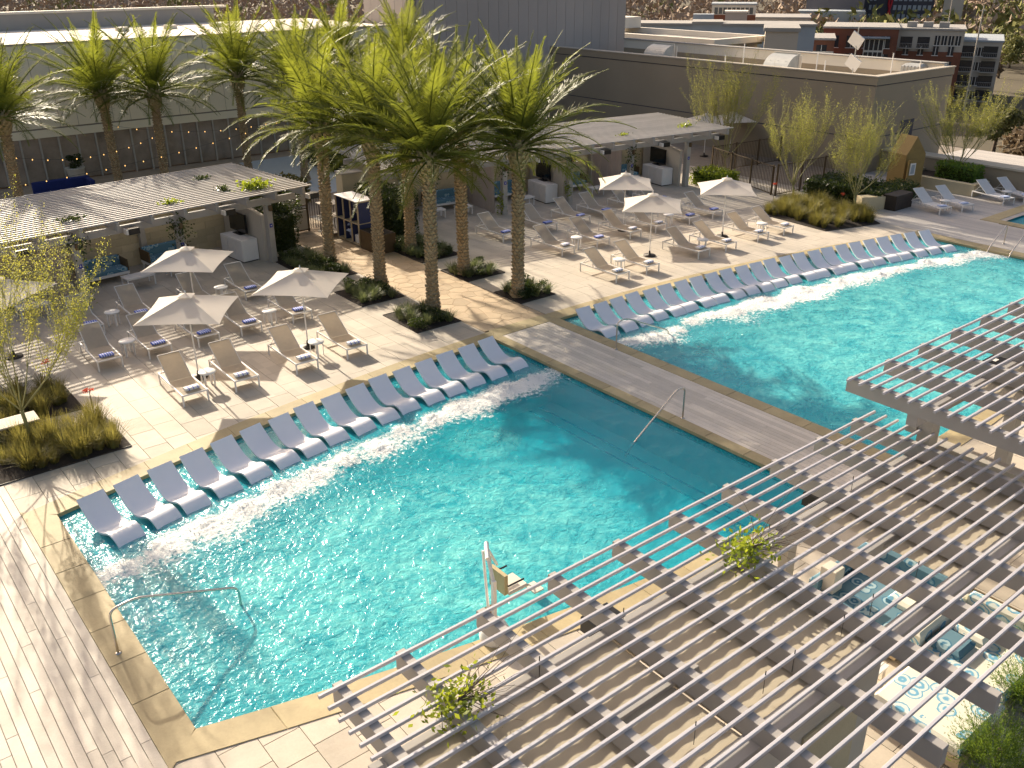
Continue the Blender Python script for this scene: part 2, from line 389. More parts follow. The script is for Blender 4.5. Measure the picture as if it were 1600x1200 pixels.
def mat_tilefield():
    # the far tiles share one object: tint each by its place instead of by object
    m, n, out = nodes('cream stone tile field'); v = wpos(n)
    br = N(n, 'TexWhiteNoise'); br.noise_dimensions = '2D'
    s = N(n, 'SeparateXYZ'); n.links.new(v, s.inputs[0]); c = N(n, 'CombineXYZ')
    n.links.new(mth(n, 'FLOOR', mth(n, 'DIVIDE', s.outputs[0], .62)), c.inputs[0]); n.links.new(mth(n, 'FLOOR', mth(n, 'DIVIDE', s.outputs[1], .93)), c.inputs[1]); n.links.new(c.outputs[0], br.inputs['Vector'])
    base = mixc(n, (.53, .465, .38), (.41, .36, .30), noise(n, 1.7, 5, .6, v))
    k = mth(n, 'MULTIPLY_ADD', br.outputs[0], .2, .9)
    mul = n.nodes.new('ShaderNodeVectorMath'); mul.operation = 'SCALE'; n.links.new(base, mul.inputs[0]); n.links.new(k, mul.inputs['Scale'])
    p = N(n, 'BsdfPrincipled', Roughness=.75); n.links.new(mul.outputs[0], p.inputs['Base Color']); n.links.new(p.outputs[0], out.inputs[0]); return m
obj('tile_field', rest, mat_tilefield(), terrace, kind='stuff')

# sandstone coping stones round both pools
def coping_run(pts_in, pts_out, n_each=1):
    for k in range(len(pts_in) - 1):
        p = [pts_in[k], pts_in[k + 1], pts_out[k + 1], pts_out[k]]
        cx = sum(q[0] for q in p) / 4; cy = sum(q[1] for q in p) / 4
        a = sum(p[i][0] * p[(i + 1) % 4][1] - p[(i + 1) % 4][0] * p[i][1] for i in range(4))
        if a < 0: p = p[::-1]
        q = [(cx + (x - cx) * .996 - cx, cy + (y - cy) * .996 - cy) for x, y in p]
        obj('coping_stone', MB().prism(q, -.075, .014, .008), M['coping'], terrace, (cx, cy, random.uniform(-.001, .001)))
def frange(a, b, n): return [a + (b - a) * i / n for i in range(n + 1)]
OV = .03
for (a, b), wl, wr in ((P1, .59, .33), (P2, .42, .62)):
    n = round((b - a) / 1.16)
    xs = frange(a, b, n); xi = [max(a + OV, min(b - OV, x)) for x in xs]; xo = xs[:]; xo[0] = a - wl; xo[-1] = b + wr
    coping_run([(x, farY(x) - OV) for x in xi], [(x, farY(x) + .6) for x in xo])
    coping_run([(x, nearY(x) + OV) for x in xi], [(x, nearY(x) - .58) for x in xo])
    for xe, s, wd in ((a, -1, wl), (b, 1, wr)):
        y0, y1 = nearY(xe) + OV, farY(xe) - OV; n = round((y1 - y0) / 1.2); ys = frange(y0, y1, n)
        yo = ys[:]; yo[0] = nearY(xe) - .58; yo[-1] = farY(xe) + .6
        coping_run([(xe - s * OV, y) for y in ys], [(xe + s * wd, y) for y in yo])

# deck boards: strip between the pools, deck at the left, deck beyond the second pool
def boards(x0, x1, y0, y1, wd, lmin, lmax, m, name='deck_board', z=.006, limit=400):
    x = x0; n = 0
    while x < x1 - .02:
        y = y0 - random.uniform(0, lmin); xe = min(x + wd, x1)
        while y < y1:
            l = random.uniform(lmin, lmax); a, b = max(y, y0), min(y + l, y1); y += l
            if b - a < .1: continue
            obj(name, MB().bbox(-(xe - x) / 2 + .004, -(b - a) / 2 + .003, -.03, (xe - x) / 2 - .004, (b - a) / 2 - .003, 0, .004), m, terrace, ((x + xe) / 2, (a + b) / 2, z + random.uniform(-.001, .001)))
            n += 1
        x = xe
boards(17.0, 19.01, 7.2, 21.66, .155, 3.0, 4.6, M['plank_grey'])
boards(-7.0, 2.25, 10.0, 21.7, .178, 3.2, 5.2, M['plank'])
def mat_farboards():
    m, n, out = nodes('grey boards far away'); v = wpos(n); s = N(n, 'SeparateXYZ'); n.links.new(v, s.inputs[0])
    fx = mth(n, 'MULTIPLY', s.outputs[0], 1 / .155); line = mth(n, 'LESS_THAN', mth(n, 'FRACT', fx), .06)
    wn = N(n, 'TexWhiteNoise'); wn.noise_dimensions = '1D'; n.links.new(mth(n, 'FLOOR', fx), wn.inputs['W'])
    c = mixc(n, (.50, .46, .42), (.40, .37, .35), wn.outputs[0]); c = mixc(n, c, (.12, .1, .09), line)
    p = N(n, 'BsdfPrincipled', Roughness=.75); n.links.new(c, p.inputs['Base Color']); n.links.new(p.outputs[0], out.inputs[0]); return m
fb = MB()
for x in range(39, 60):
    for y in range(6, 28):
        if 43 <= x < 52 and 11 <= y < 18: continue
        if x < 41 and y > 21: continue
        xa = 39.18 if x == 39 else x
        fb.add([(xa, y, .004), (x + 1, y, .004), (x + 1, y + 1, .004), (xa, y + 1, .004)], [(0, 1, 2, 3)])
obj('far_deck', fb, mat_farboards(), kind='structure')

# crazy-paved walk between the two rows of palms
def clip(poly, nx, ny, c):
    out = []
    for i in range(len(poly)):
        a, b = poly[i], poly[(i + 1) % len(poly)]; da, db = a[0] * nx + a[1] * ny - c, b[0] * nx + b[1] * ny - c
        if da <= 0: out.append(a)
        if (da < 0 < db) or (db < 0 < da):
            t = da / (da - db); out.append((a[0] + (b[0] - a[0]) * t, a[1] + (b[1] - a[1]) * t))
    return out
PX0, PX1, PY0, PY1 = 16.78, 19.36, 22.32, 41.0
rs = random.Random(3); seeds = []
for _ in range(4000):
    p = (rs.uniform(PX0, PX1), rs.uniform(PY0, PY1))
    if all(hypot(p[0] - q[0], p[1] - q[1]) > .42 for q in seeds): seeds.append(p)
path = obj('flagstone_walk', MB().box(PX0 - .02, PY0, -.028, PX1 + .02, PY1, -.004), M['path_joint'], kind='structure')
path_rest = MB(); seeds.sort(key=lambda p: p[1])
for k, s_ in enumerate(seeds):
    poly = [(PX0, PY0), (PX1, PY0), (PX1, PY1), (PX0, PY1)]
    for q in seeds:
        if q is s_ or abs(q[1] - s_[1]) > 1.8: continue
        nx, ny = q[0] - s_[0], q[1] - s_[1]; l = hypot(nx, ny)
        poly = clip(poly, nx / l, ny / l, ((q[0] ** 2 + q[1] ** 2) - (s_[0] ** 2 + s_[1] ** 2)) / 2 / l - .009)
        if len(poly) < 3: break
    if len(poly) < 3: continue
    obj('flagstone', MB().prism([(a - s_[0], b - s_[1]) for a, b in poly], -.03, 0, .005), M['flag'], path, (s_[0], s_[1], random.uniform(-.002, .004)))
# coping band across the end of the walk
for k in range(4):
    xa, xb = 16.9 + k * .6, 16.9 + (k + 1) * .6
    obj('coping_stone', MB().bbox(-(xb - xa) / 2 + .003, -.31, -.03, (xb - xa) / 2 - .003, .31, 0, .006), M['coping'], terrace, ((xa + xb) / 2, 21.99, .012))

# ---- pool shells
def mat_plaster():
    m, n, out = nodes('pool plaster'); v = wpos(n)
    c = mixc(n, (.86, .90, .88), (.74, .82, .81), mth(n, 'MULTIPLY_ADD', noise(n, .9, 5, .65, v), 1.6, -.3, True))
    p = N(n, 'BsdfPrincipled', Roughness=.8); n.links.new(c, p.inputs['Base Color']); n.links.new(p.outputs[0], out.inputs[0]); return m
M['plaster'] = mat_plaster()
def mat_mosaic():
    m, n, out = nodes('waterline mosaic'); v = wpos(n); br = N(n, 'TexWhiteNoise'); s = N(n, 'VectorMath', operation='SCALE'); s.inputs['Scale'].default_value = 22
    n.links.new(v, s.inputs[0]); f = N(n, 'VectorMath', operation='FLOOR'); n.links.new(s.outputs[0], f.inputs[0]); n.links.new(f.outputs[0], br.inputs['Vector'])
    c = mixc(n, (.03, .09, .10), (.10, .26, .28), br.outputs[0]); p = N(n, 'BsdfPrincipled', Roughness=.25); n.links.new(c, p.inputs['Base Color']); n.links.new(p.outputs[0], out.inputs[0]); return m
M['mosaic'] = mat_mosaic(); M['bluetile'] = pm('blue step edge tile', (.16, .36, .52), .3, var=.4, nscale=9)
WL = -.085; LEDGE = 2.75; FLOOR = -1.2
for pi_, (a, b) in enumerate((P1, P2)):
    mb = MB(); n = 36; xs = frange(a, b, n)
    far = [(x, farY(x)) for x in xs]; near = [(x, nearY(x)) for x in xs]; led = [(x, farY(x) - LEDGE) for x in xs]
    for i in range(n):
        f0, f1, n0, n1, l0, l1 = far[i], far[i + 1], near[i], near[i + 1], led[i], led[i + 1]
        mb.add([(*n0, FLOOR), (*n1, FLOOR), (*l1, FLOOR), (*l0, FLOOR)], [(0, 1, 2, 3)])
        mb.add([(*l0, -.33), (*l1, -.33), (*f1, -.33), (*f0, -.33)], [(0, 1, 2, 3)])
        mb.add([(*l0, FLOOR), (*l1, FLOOR), (*l1, -.33), (*l0, -.33)], [(0, 1, 2, 3)])
        mb.add([(*f0, -.33), (*f1, -.33), (*f1, -.07), (*f0, -.07)], [(0, 1, 2, 3)])
        mb.add([(*n1, FLOOR), (*n0, FLOOR), (*n0, -.07), (*n1, -.07)], [(0, 1, 2, 3)])
    for x in (a, b):
        mb.add([(x, nearY(x), FLOOR), (x, farY(x), FLOOR), (x, farY(x), -.07), (x, nearY(x), -.07)], [(0, 1, 2, 3)])
    basin = obj('pool_basin', mb, M['plaster'], kind='structure')
    st = MB()
    band = MB()
    for i in range(n):
        for (q0, q1, s) in ((far[i], far[i + 1], -1), (near[i], near[i + 1], 1)):
            band.add([(q0[0], q0[1] + s * .012, -.26), (q1[0], q1[1] + s * .012, -.26), (q1[0], q1[1] + s * .012, -.07), (q0[0], q0[1] + s * .012, -.07)], [(0, 1, 2, 3)])
    for x, s in ((a, 1), (b, -1)):
        band.add([(x + s * .012, nearY(x), -.26), (x + s * .012, farY(x), -.26), (x + s * .012, farY(x), -.07), (x + s * .012, nearY(x), -.07)], [(0, 1, 2, 3)])
    obj('waterline_tile_band', band, M['mosaic'], basin)
    sides = ((a, 1, 4),) if pi_ == 0 else ((a, 1, 3),)
    if pi_ == 0:
        for dx in (.55, .95): obj('step_edge_tile', MB().box(b - dx - .03, nearY(b) + .1, FLOOR + .002, b - dx + .03, farY(b) - LEDGE - .1, FLOOR + .01), M['bluetile'], basin)
    for xe, s, cnt in sides:
        for k in range(cnt):
            xa, xb = xe + s * .012, xe + s * (.42 * (cnt - k)); y0, y1 = nearY(xe) + .02, farY(xe) - LEDGE - .02
            if s < 0: xa, xb = xb, xa
            zt = -.30 - .24 * (cnt - 1 - k) if False else -.30 - .24 * (cnt - k - 1)
            obj('pool_step', MB().box(min(xa, xb), y0 + .02, FLOOR, max(xa, xb), y1, zt + .0), M['plaster'], basin)
            xn = xb if s > 0 else xa
            obj('step_edge_tile', MB().box(xn - .03 - (.02 if s > 0 else -.02), y0 + .03, zt + .002, xn + .03 - (.02 if s > 0 else -.02), y1 - .02, zt + .006), M['bluetile'], basin)

# ---- water: a closed body with a rippled top, so its depth gives the colour
def mat_water():
    m, n, out = nodes('pool water'); v = wpos(n)
    at = N(n, 'Attribute', attribute_name='foam').outputs['Fac']; mk = N(n, 'Attribute', attribute_name='milk').outputs['Fac']
    b1 = N(n, 'Bump', Strength=1.0, Distance=.045); n.links.new(noise(n, 5.0, 3, .6, v, .6), b1.inputs['Height'])
    b2 = N(n, 'Bump', Strength=.9, Distance=.02); n.links.new(noise(n, 10.0, 2, .5, v), b2.inputs['Height']); n.links.new(b1.outputs[0], b2.inputs['Normal'])
    lw = N(n, 'Fresnel', IOR=1.26)
    tr = N(n, 'BsdfTransparent', Color=(.97, 1, 1, 1)); gl = N(n, 'BsdfGlossy', Roughness=.14); n.links.new(b2.outputs[0], gl.inputs['Normal'])
    surf = N(n, 'MixShader'); n.links.new(lw.outputs[0], surf.inputs[0])
    # aerated water with bubbles; its noise also paints in the mottle of refracted light
    swirl = noise(n, .75, 8, .66, v, 1.4); sw2 = noise(n, 6.0, 5, .6, v, .8)
    k = mth(n, 'MULTIPLY', mth(n, 'MULTIPLY_ADD', mth(n, 'ADD', mth(n, 'MULTIPLY', swirl, .6), mth(n, 'MULTIPLY', sw2, .4)), 3.2, -1.05, True), mk)
    df = N(n, 'BsdfDiffuse'); n.links.new(mixc(n, (.005, .54, .68), (.28, .86, .80), k), df.inputs['Color']); n.links.new(b1.outputs[0], df.inputs['Normal'])
    inner = N(n, 'MixShader'); n.links.new(mth(n, 'MULTIPLY_ADD', k, .30, .36, True), inner.inputs[0]); n.links.new(tr.outputs[0], inner.inputs[1]); n.links.new(df.outputs[0], inner.inputs[2])
    n.links.new(inner.outputs[0], surf.inputs[1]); n.links.new(gl.outputs[0], surf.inputs[2])
    fo = N(n, 'BsdfDiffuse', Color=(.86, .86, .83, 1)); bf = N(n, 'Bump', Strength=1.0, Distance=.06); n.links.new(noise(n, 14, 6, .7, v), bf.inputs['Height']); n.links.new(bf.outputs[0], fo.inputs['Normal'])
    fn = noise(n, 9, 8, .75, v, .5)
    fk = mth(n, 'MULTIPLY_ADD', mth(n, 'ADD', at, mth(n, 'MULTIPLY_ADD', fn, 2.4, -1.62)), 3.2, -.05, True)
    mx = N(n, 'MixShader'); n.links.new(fk, mx.inputs[0]); n.links.new(surf.outputs[0], mx.inputs[1]); n.links.new(fo.outputs[0], mx.inputs[2])
    n.links.new(mx.outputs[0], out.inputs['Surface'])
    va = N(n, 'VolumeAbsorption', Color=(.0, .955, .985, 1), Density=.95); n.links.new(va.outputs[0], out.inputs['Volume'])
    return m
M['water'] = mat_water()
def foot_line(x): return farY(x) - 2.95
JETS = []
for a, b in (P1, P2):
    k = a + .55
    while k < b - .3: JETS.append((k, foot_line(k) + random.uniform(-.2, .2), random.uniform(.25, .42), random.uniform(.5, 1))); k += .95
def build_water(a, b, nx, ny, milkf):
    e = .02; vs = []; foam = []; milk = []
    jets = [j for j in JETS if a < j[0] < b]
    for i in range(nx + 1):
        x = a - e + (b - a + 2 * e) * i / nx; y0, y1 = nearY(x) - e, farY(x) + e; yf = foot_line(x)
        jj = [j for j in jets if abs(j[0] - x) < 1.2]
        for j in range(ny + 1):
            y = y0 + (y1 - y0) * j / ny
            z = WL + .020 * mnoise.noise((x * .9, y * .9, 0)) + .011 * mnoise.noise((x * 2.6, y * 2.6, 4)) + .006 * mnoise.noise((x * 7, y * 7, 9))
            d = y - yf
            wob = .55 * mnoise.noise((x * .8, 3.3, y * .8))
            dd = d + wob
            f = math.exp(-(dd / (.45 if dd > 0 else .95)) ** 2) * (.72 + .35 * mnoise.noise((x * .6, 1.7, 0)))
            for (jx, jy, jr, js) in jj:
                q = ((x - jx) ** 2 + (y - jy) ** 2) / (jr * jr)
                if q < 6: g_ = math.exp(-q); f += .55 * g_; z += .09 * js * g_ * (1 + .9 * mnoise.noise((x * 9, y * 9, 2)))
            z += .03 * f * mnoise.noise((x * 11, y * 11, 7))
            vs.append((x, y, z)); foam.append(min(1.0, f)); milk.append(milkf(x, y))
    mb = MB(); fs = [(i * (ny + 1) + j, (i + 1) * (ny + 1) + j, (i + 1) * (ny + 1) + j + 1, i * (ny + 1) + j + 1) for i in range(nx) for j in range(ny)]
    mb.add(vs, fs, True); nb = len(vs)
    # skirt and underside close the body
    loop = [i * (ny + 1) for i in range(nx + 1)] + [nx * (ny + 1) + j for j in range(1, ny + 1)] + [i * (ny + 1) + ny for i in range(nx - 1, -1, -1)] + [j for j in range(ny - 1, 0, -1)]
    low = [(vs[k][0], vs[k][1], -1.5) for k in loop]; L = len(loop); mb.v += low
    mb.f += [(loop[(k + 1) % L], loop[k], nb + k, nb + (k + 1) % L) for k in range(L)] + [tuple(nb + k for k in range(L - 1, -1, -1))]; mb.sm += [False] * (L + 1)
    me = mb.mesh('pool_water')
    for nm, dat in (('foam', foam), ('milk', milk)):
        at = me.attributes.new(nm, 'FLOAT', 'POINT'); at.data.foreach_set('value', dat + [0.0] * L)
    o = obj('pool_water', me, M['water'], kind='structure'); return o
def sst(a, b, x): t = max(0, min(1, (x - a) / (b - a))); return t * t * (3 - 2 * t)
def milk1(x, y):
    d = hypot((x - 8.0) / 6.2, (y - 13.2) / 3.7); e = hypot((x - 12.2) / 1.5, (y - 16.4) / 1.3)
    return max(.92 * (1 - sst(.55, 1.15, d)), .8 * (1 - sst(.3, 1.0, e)), .22) * (1 - .75 * sst(12.2, 14.2, x) * (1 - .8 * (1 - sst(.3, 1, e))))
def milk2(x, y):
    return .35 + .6 * (1 - sst(.5, 1.2, hypot((x - 29) / 10.5, (y - 13.0) / 5.5)))
build_water(*P1, 210, 150, milk1); build_water(*P2, 250, 140, milk2)
# spray thrown up along the jets
dro = MB(); rr = random.Random(11)
def octa(mb, c, r):
    x, y, z = c; mb.add([(x + r, y, z), (x, y + r, z), (x - r, y, z), (x, y - r, z), (x, y, z + r), (x, y, z - r)], [(0, 1, 4), (1, 2, 4), (2, 3, 4), (3, 0, 4), (1, 0, 5), (2, 1, 5), (3, 2, 5), (0, 3, 5)], True)
for (jx, jy, jr, js) in JETS:
    for _ in range(int(120 * js)):
        r_ = abs(rr.gauss(0, .36)); t_ = rr.uniform(0, 2 * pi); h = abs(rr.gauss(0, .09)) * js + .02
        octa(dro, (jx + r_ * cos(t_) * 1.3, jy + r_ * sin(t_), WL + h * math.exp(-r_ * 2) + .01), rr.uniform(.006, .017))
M['spray'] = pm('white spray', (.88, .88, .86), .6, var=.02)
obj('water_spray', dro, M['spray'], kind='stuff')
# small far pool at the right
p3 = MB(); p3.add([(43.7, 11.6, -.9), (51.5, 11.6, -.9), (51.5, 18.3, -.9), (43.7, 18.3, -.9)], [(0, 1, 2, 3)])
for (x0, y0, x1, y1) in ((43.7, 11.6, 43.7, 18.3), (43.7, 18.3, 51.5, 18.3), (51.5, 18.3, 51.5, 11.6), (51.5, 11.6, 43.7, 11.6)):
    p3.add([(x0, y0, -.9), (x1, y1, -.9), (x1, y1, .0), (x0, y0, .0)], [(0, 1, 2, 3)])
b3_ = obj('pool_basin', p3, M['plaster'], kind='structure')
for (x0, y0, x1, y1) in ((43.1, 11.6, 43.72, 18.9), (43.72, 18.28, 51.5, 18.9)):
    obj('coping_stone', MB().bbox(x0, y0, -.04, x1, y1, .02, .01), M['coping'], b3_)
w3 = MB().box(43.68, 11.6, -1.1, 51.52, 18.32, -.08); obj('pool_water', w3, M['water'], kind='structure')
# ------------------------------------------------------------------ in-water loungers
def smooth_path(pts, n):
    out = []
    P = [Vector(p) for p in pts]
    for i in range(len(P) - 1):
        p0, p1, p2, p3 = P[max(i - 1, 0)], P[i], P[i + 1], P[min(i + 2, len(P) - 1)]
        for k in range(n):
            t = k / n; out.append(.5 * ((2 * p1) + (-p0 + p2) * t + (2 * p0 - 5 * p1 + 4 * p2 - p3) * t * t + (-p0 + 3 * p1 - 3 * p2 + p3) * t ** 3))
    out.append(P[-1]); return out
def lounger_mesh():
    prof = smooth_path([(0, 0, .56), (0, -.20, .36), (0, -.40, .19), (0, -.58, .095), (0, -.76, .06), (0, -.94, .10), (0, -1.12, .17), (0, -1.28, .185), (0, -1.45, .11), (0, -1.62, -.06), (0, -1.74, -.24)], 4)
    top = []; bot = []; nz = 9
    for i, p in enumerate(prof):
        t = (prof[min(i + 1, len(prof) - 1)] - prof[max(i - 1, 0)]).normalized(); nrm = Vector((1, 0, 0)).cross(t); nrm = nrm if nrm.z > 0 or nrm.y < 0 else -nrm
        if nrm.z < 0: nrm = -nrm
        wd = .305 + .012 * sin(pi * i / (len(prof) - 1))
        r1 = []; r2 = []
        for k in range(nz):
            u = -1 + 2 * k / (nz - 1); e = abs(u) ** 4
            r1.append(p + Vector((u * wd, 0, 0)) + nrm * (.012 * e)); r2.append(p + Vector((u * wd * .985, 0, 0)) - nrm * (.055 - .02 * e))
        top.append(r1); bot.append(r2)
    mb = MB(); mb.grid(top, True, False); mb.grid(bot, True, True)
    for k in (0, nz - 1):
        mb.grid([[r[k] for r in top], [r[k] for r in bot]], True, k == 0)
    mb.grid([top[0], bot[0]], False, True); mb.grid([top[-1], bot[-1]], False); return mb
shell = lounger_mesh().mesh('lounger_shell')
def mat_lounger():
    return M['white_gloss']
def pool_lounger(x, i, n, which):
    y = farY(x) - .62 + random.uniform(-.05, .05); s = -2 * (x - 19.9) / 141.2
    lab = 'white wave-shaped lounger in the %s, %s of %d counted from the left' % (which, ORD[i], n)
    o = obj('pool_lounger', shell, M['white_gloss'], None, (x, y, -.10), math.atan(s) + random.uniform(-.045, .045))
    tag(o, lab, 'pool lounger', 'loungers standing in the shallow water of the %s' % which)
x0 = 3.53
for i in range(16): pool_lounger(x0 + i * (15.75 - x0) / 15, i, 16, 'near pool')
x0 = 19.95
for i in range(24): pool_lounger(x0 + i * (37.75 - x0) / 23, i, 24, 'far pool')

# ------------------------------------------------------------------ deck chaises (local: foot at y=0, head at y=1.95)
def chaise(name, label, sling, group):
    t = thing(name, label, 'chaise', group=group)
    hw, zr = .345, .345; r = .018
    fr = MB()
    for s in (-1, 1): fr.box(s * hw - .02, 0, zr - .045, s * hw + .02, 1.97, zr)
    fr.box(-hw + .02, 0, zr - .045, hw - .02, .035, zr); fr.box(-hw + .02, 1.935, zr - .045, hw - .02, 1.97, zr)
    obj('frame', fr, M['white'], t)
    for s in (-1, 1):
        for y in (.02, 1.95):
            obj('leg', MB().box(s * hw - .019, y - .02, 0, s * hw + .019, y + .02, zr - .045), M['white'], t)
    hy = 1.12
    rows = []
    for k in range(9):
        y = .02 + (hy - .02) * k / 8; sag = -.022 * sin(pi * k / 8)
        rows.append([(-hw + .025 + (2 * hw - .05) * j / 6, y, zr + .004 + sag * sin(pi * j / 6)) for j in range(7)])
    st = MB().grid(rows, True); rows2 = [[(a, b, c - .008) for a, b, c in r_] for r_ in rows]; st.grid(rows2, True, True)
    obj('seat_sling', st, sling, t)
    ang = radians(35 if label == '-' else 27); L = .93
    bk = MB(); rows = []
    for k in range(7):
        l = L * k / 6; sag = -.03 * sin(pi * k / 6)
        rows.append([(-hw + .03 + (2 * hw - .06) * j / 6, hy + l * cos(ang) - sag * sin(ang) * sin(pi * j / 6), zr + .012 + l * sin(ang) + sag * sin(pi * j / 6)) for j in range(7)])
    bk.grid(rows, True); bk.grid([[(a, b, c - .008) for a, b, c in r_] for r_ in rows], True, True)
    b = obj('back_sling', bk, sling, t)
    bf = MB()
    for s in (-1, 1): bf.tube([(s * (hw - .03), hy, zr + .005), (s * (hw - .03), hy + L * cos(ang), zr + .008 + L * sin(ang))], .014, 6)
    bf.tube([(-hw + .03, hy + L * cos(ang), zr + .008 + L * sin(ang)), (hw - .03, hy + L * cos(ang), zr + .008 + L * sin(ang))], .014, 6)
    obj('back_frame', bf, M['white'], t)
    pr = MB()
    for s in (-1, 1): pr.tube([(s * (hw - .05), hy + .55 * cos(ang), zr + .55 * sin(ang) - .01), (s * (hw - .05), hy + .75, zr - .01)], .009, 5)
    obj('back_prop', pr, M['white'], t)
    return t
def towel_mesh(l, wd, h):
    mb = MB(); rows = []
    for k in range(12):
        a = 2 * pi * k / 12; ca, sa = cos(a), sin(a)
        yy = wd / 2 * (abs(ca) ** .6) * (1 if ca > 0 else -1); zz = h / 2 + h / 2 * (abs(sa) ** .6) * (1 if sa > 0 else -1)
        rows.append([(x, yy * (1 - .06 * (j in (0, 4))), zz * (1 - .05 * (j in (0, 4)))) for j, x in enumerate([-l / 2, -l / 4, 0, l / 4, l / 2])])
    rows.append(rows[0]); mb.grid(rows, True)
    mb.add([rows[k][0] for k in range(12)], [tuple(range(12))]); mb.add([rows[k][4] for k in range(12)], [tuple(range(11, -1, -1))]); return mb.mesh('towel')
TW = {'w': (towel_mesh(.40, .24, .085), 'towel_white', 'white rolled towel'), 'b': (towel_mesh(.40, .25, .07), 'towel_blue', 'blue striped folded towel'), 'p': (towel_mesh(.40, .28, .05), 'towel_pale', 'pale blue folded towel')}
ch0 = chaise('chaise', '-', M['sling'], '-'); chw = chaise('chaise', '-', M['sling_white'], '-')
used = {'s': False, 'w': False}
def put_chaise(x, y, rz, label, group, tw, kind='s', where=''):
    src = ch0 if kind == 's' else chw
    if not used[kind]:
        used[kind] = True; KIDS[src.name] = [(c, list(c.children)) for c in src.children]
        src.location = (x, y, 0); src.rotation_euler = (0, 0, rz); src['label'] = label; src['group'] = group
    else: copy_tree(src, (x, y, 0), rz, label, group)
    if tw:
        me, m, tl = TW[tw]; a = rz
        lx, ly = random.uniform(-.05, .05), .27
        o = obj('towel', me, M[m], None, (x + lx * cos(a) - ly * sin(a), y + lx * sin(a) + ly * cos(a), .352), rz + random.uniform(-.1, .1))
        tag(o, tl + ' on the ' + where, 'towel', 'towels laid on the chaises')
def row(xs, y, names, area, tw, kind='s', rz=None):
    for i, x in enumerate(xs):
        w_ = '%s %s-row chaise from the left, %s' % (ORD[i], names, area)
        t = tw[i] if isinstance(tw, (list, tuple)) else tw
        put_chaise(x, y + random.uniform(-.03, .03), (rz if rz is not None else 0) + random.uniform(-.03, .03), 'taupe sling ' + w_, 'chaises on the ' + area, t, kind, w_)
row([7.40, 8.90, 10.78, 12.50], 23.1, 'front', 'left terrace', 'w')
row([6.33, 7.83, 9.36, 10.80, 12.62], 26.98, 'middle', 'left terrace', 'b')
row([6.75, 8.42, 10.55, 12.37], 30.15, 'back', 'left terrace', 'b')
row([23.95, 25.57, 28.63, 30.30, 32.5, 34.25], 23.1, 'front', 'right terrace', 'w')
row([24.66, 26.65, 28.62, 30.22, 32.45, 34.1], 26.95, 'middle', 'right terrace', ['w', 'b', 'w', 'w', 'b', 'b'])
row([24.1, 26.5, 28.55, 30.15, 32.2, 34.0], 30.12, 'back', 'right terrace', 'b')
for i, (x, y, rz) in enumerate(((42.75, 20.4, -.28), (44.1, 20.0, -.28), (46.9, 19.36, -.30), (48.2, 18.95, -.30))):
    w_ = '%s white chaise from the left on the shaded deck' % ORD[i]
    put_chaise(x, y, rz, 'pale ' + w_, 'white chaises on the shaded deck', 'p', 'w', w_)
# round side tables
def table(name, label, sq=False):
    t = thing(name, label, 'side table', group='white side tables between the chaises')
    obj('table_top', MB().lathe([(.0, .44), (.23, .44), (.245, .45), (.245, .475), (.235, .485), (.0, .485)], 24), M['white'], t)
    for k in range(4):
        a = pi / 4 + k * pi / 2
        obj('leg', MB().box(-.03, -.012, 0, .03, .012, .44, Matrix.Translation((.19 * cos(a), .19 * sin(a), 0)) @ Matrix.Rotation(a + pi / 2, 4, 'Z')), M['white'], t)
    return t
tb = None
for x, y, lab in ((8.11, 23.96, 'between the left pair of front chaises, left terrace'), (11.59, 24.02, 'between the right pair of front chaises, left terrace'), (7.12, 27.81, 'between the two leftmost middle chaises, left terrace'),
                  (11.69, 27.5, 'between the two rightmost middle chaises, left terrace'), (7.58, 30.75, 'between the two leftmost back chaises, left terrace'), (11.42, 30.87, 'between the two rightmost back chaises, left terrace'),
                  (24.75, 24.11, 'between the two leftmost front chaises, right terrace'), (29.4, 23.9, 'between the third and fourth front chaises, right terrace'), (25.6, 27.5, 'between the two leftmost middle chaises, right terrace'),
                  (33.38, 23.9, 'between the two rightmost front chaises, right terrace'), (31.4, 27.6, 'between the fourth and fifth middle chaises, right terrace'), (43.55, 20.9, 'between the first two white chaises on the shaded deck'),
                  (47.75, 19.9, 'between the last two white chaises on the shaded deck')):
    lab = 'small round white side table ' + lab
    if tb is None: tb = table('side_table', lab); tb.location = (x, y, 0); KIDS[tb.name] = [(c, []) for c in tb.children]
    else: copy_tree(tb, (x, y, 0), random.uniform(0, 1), lab)

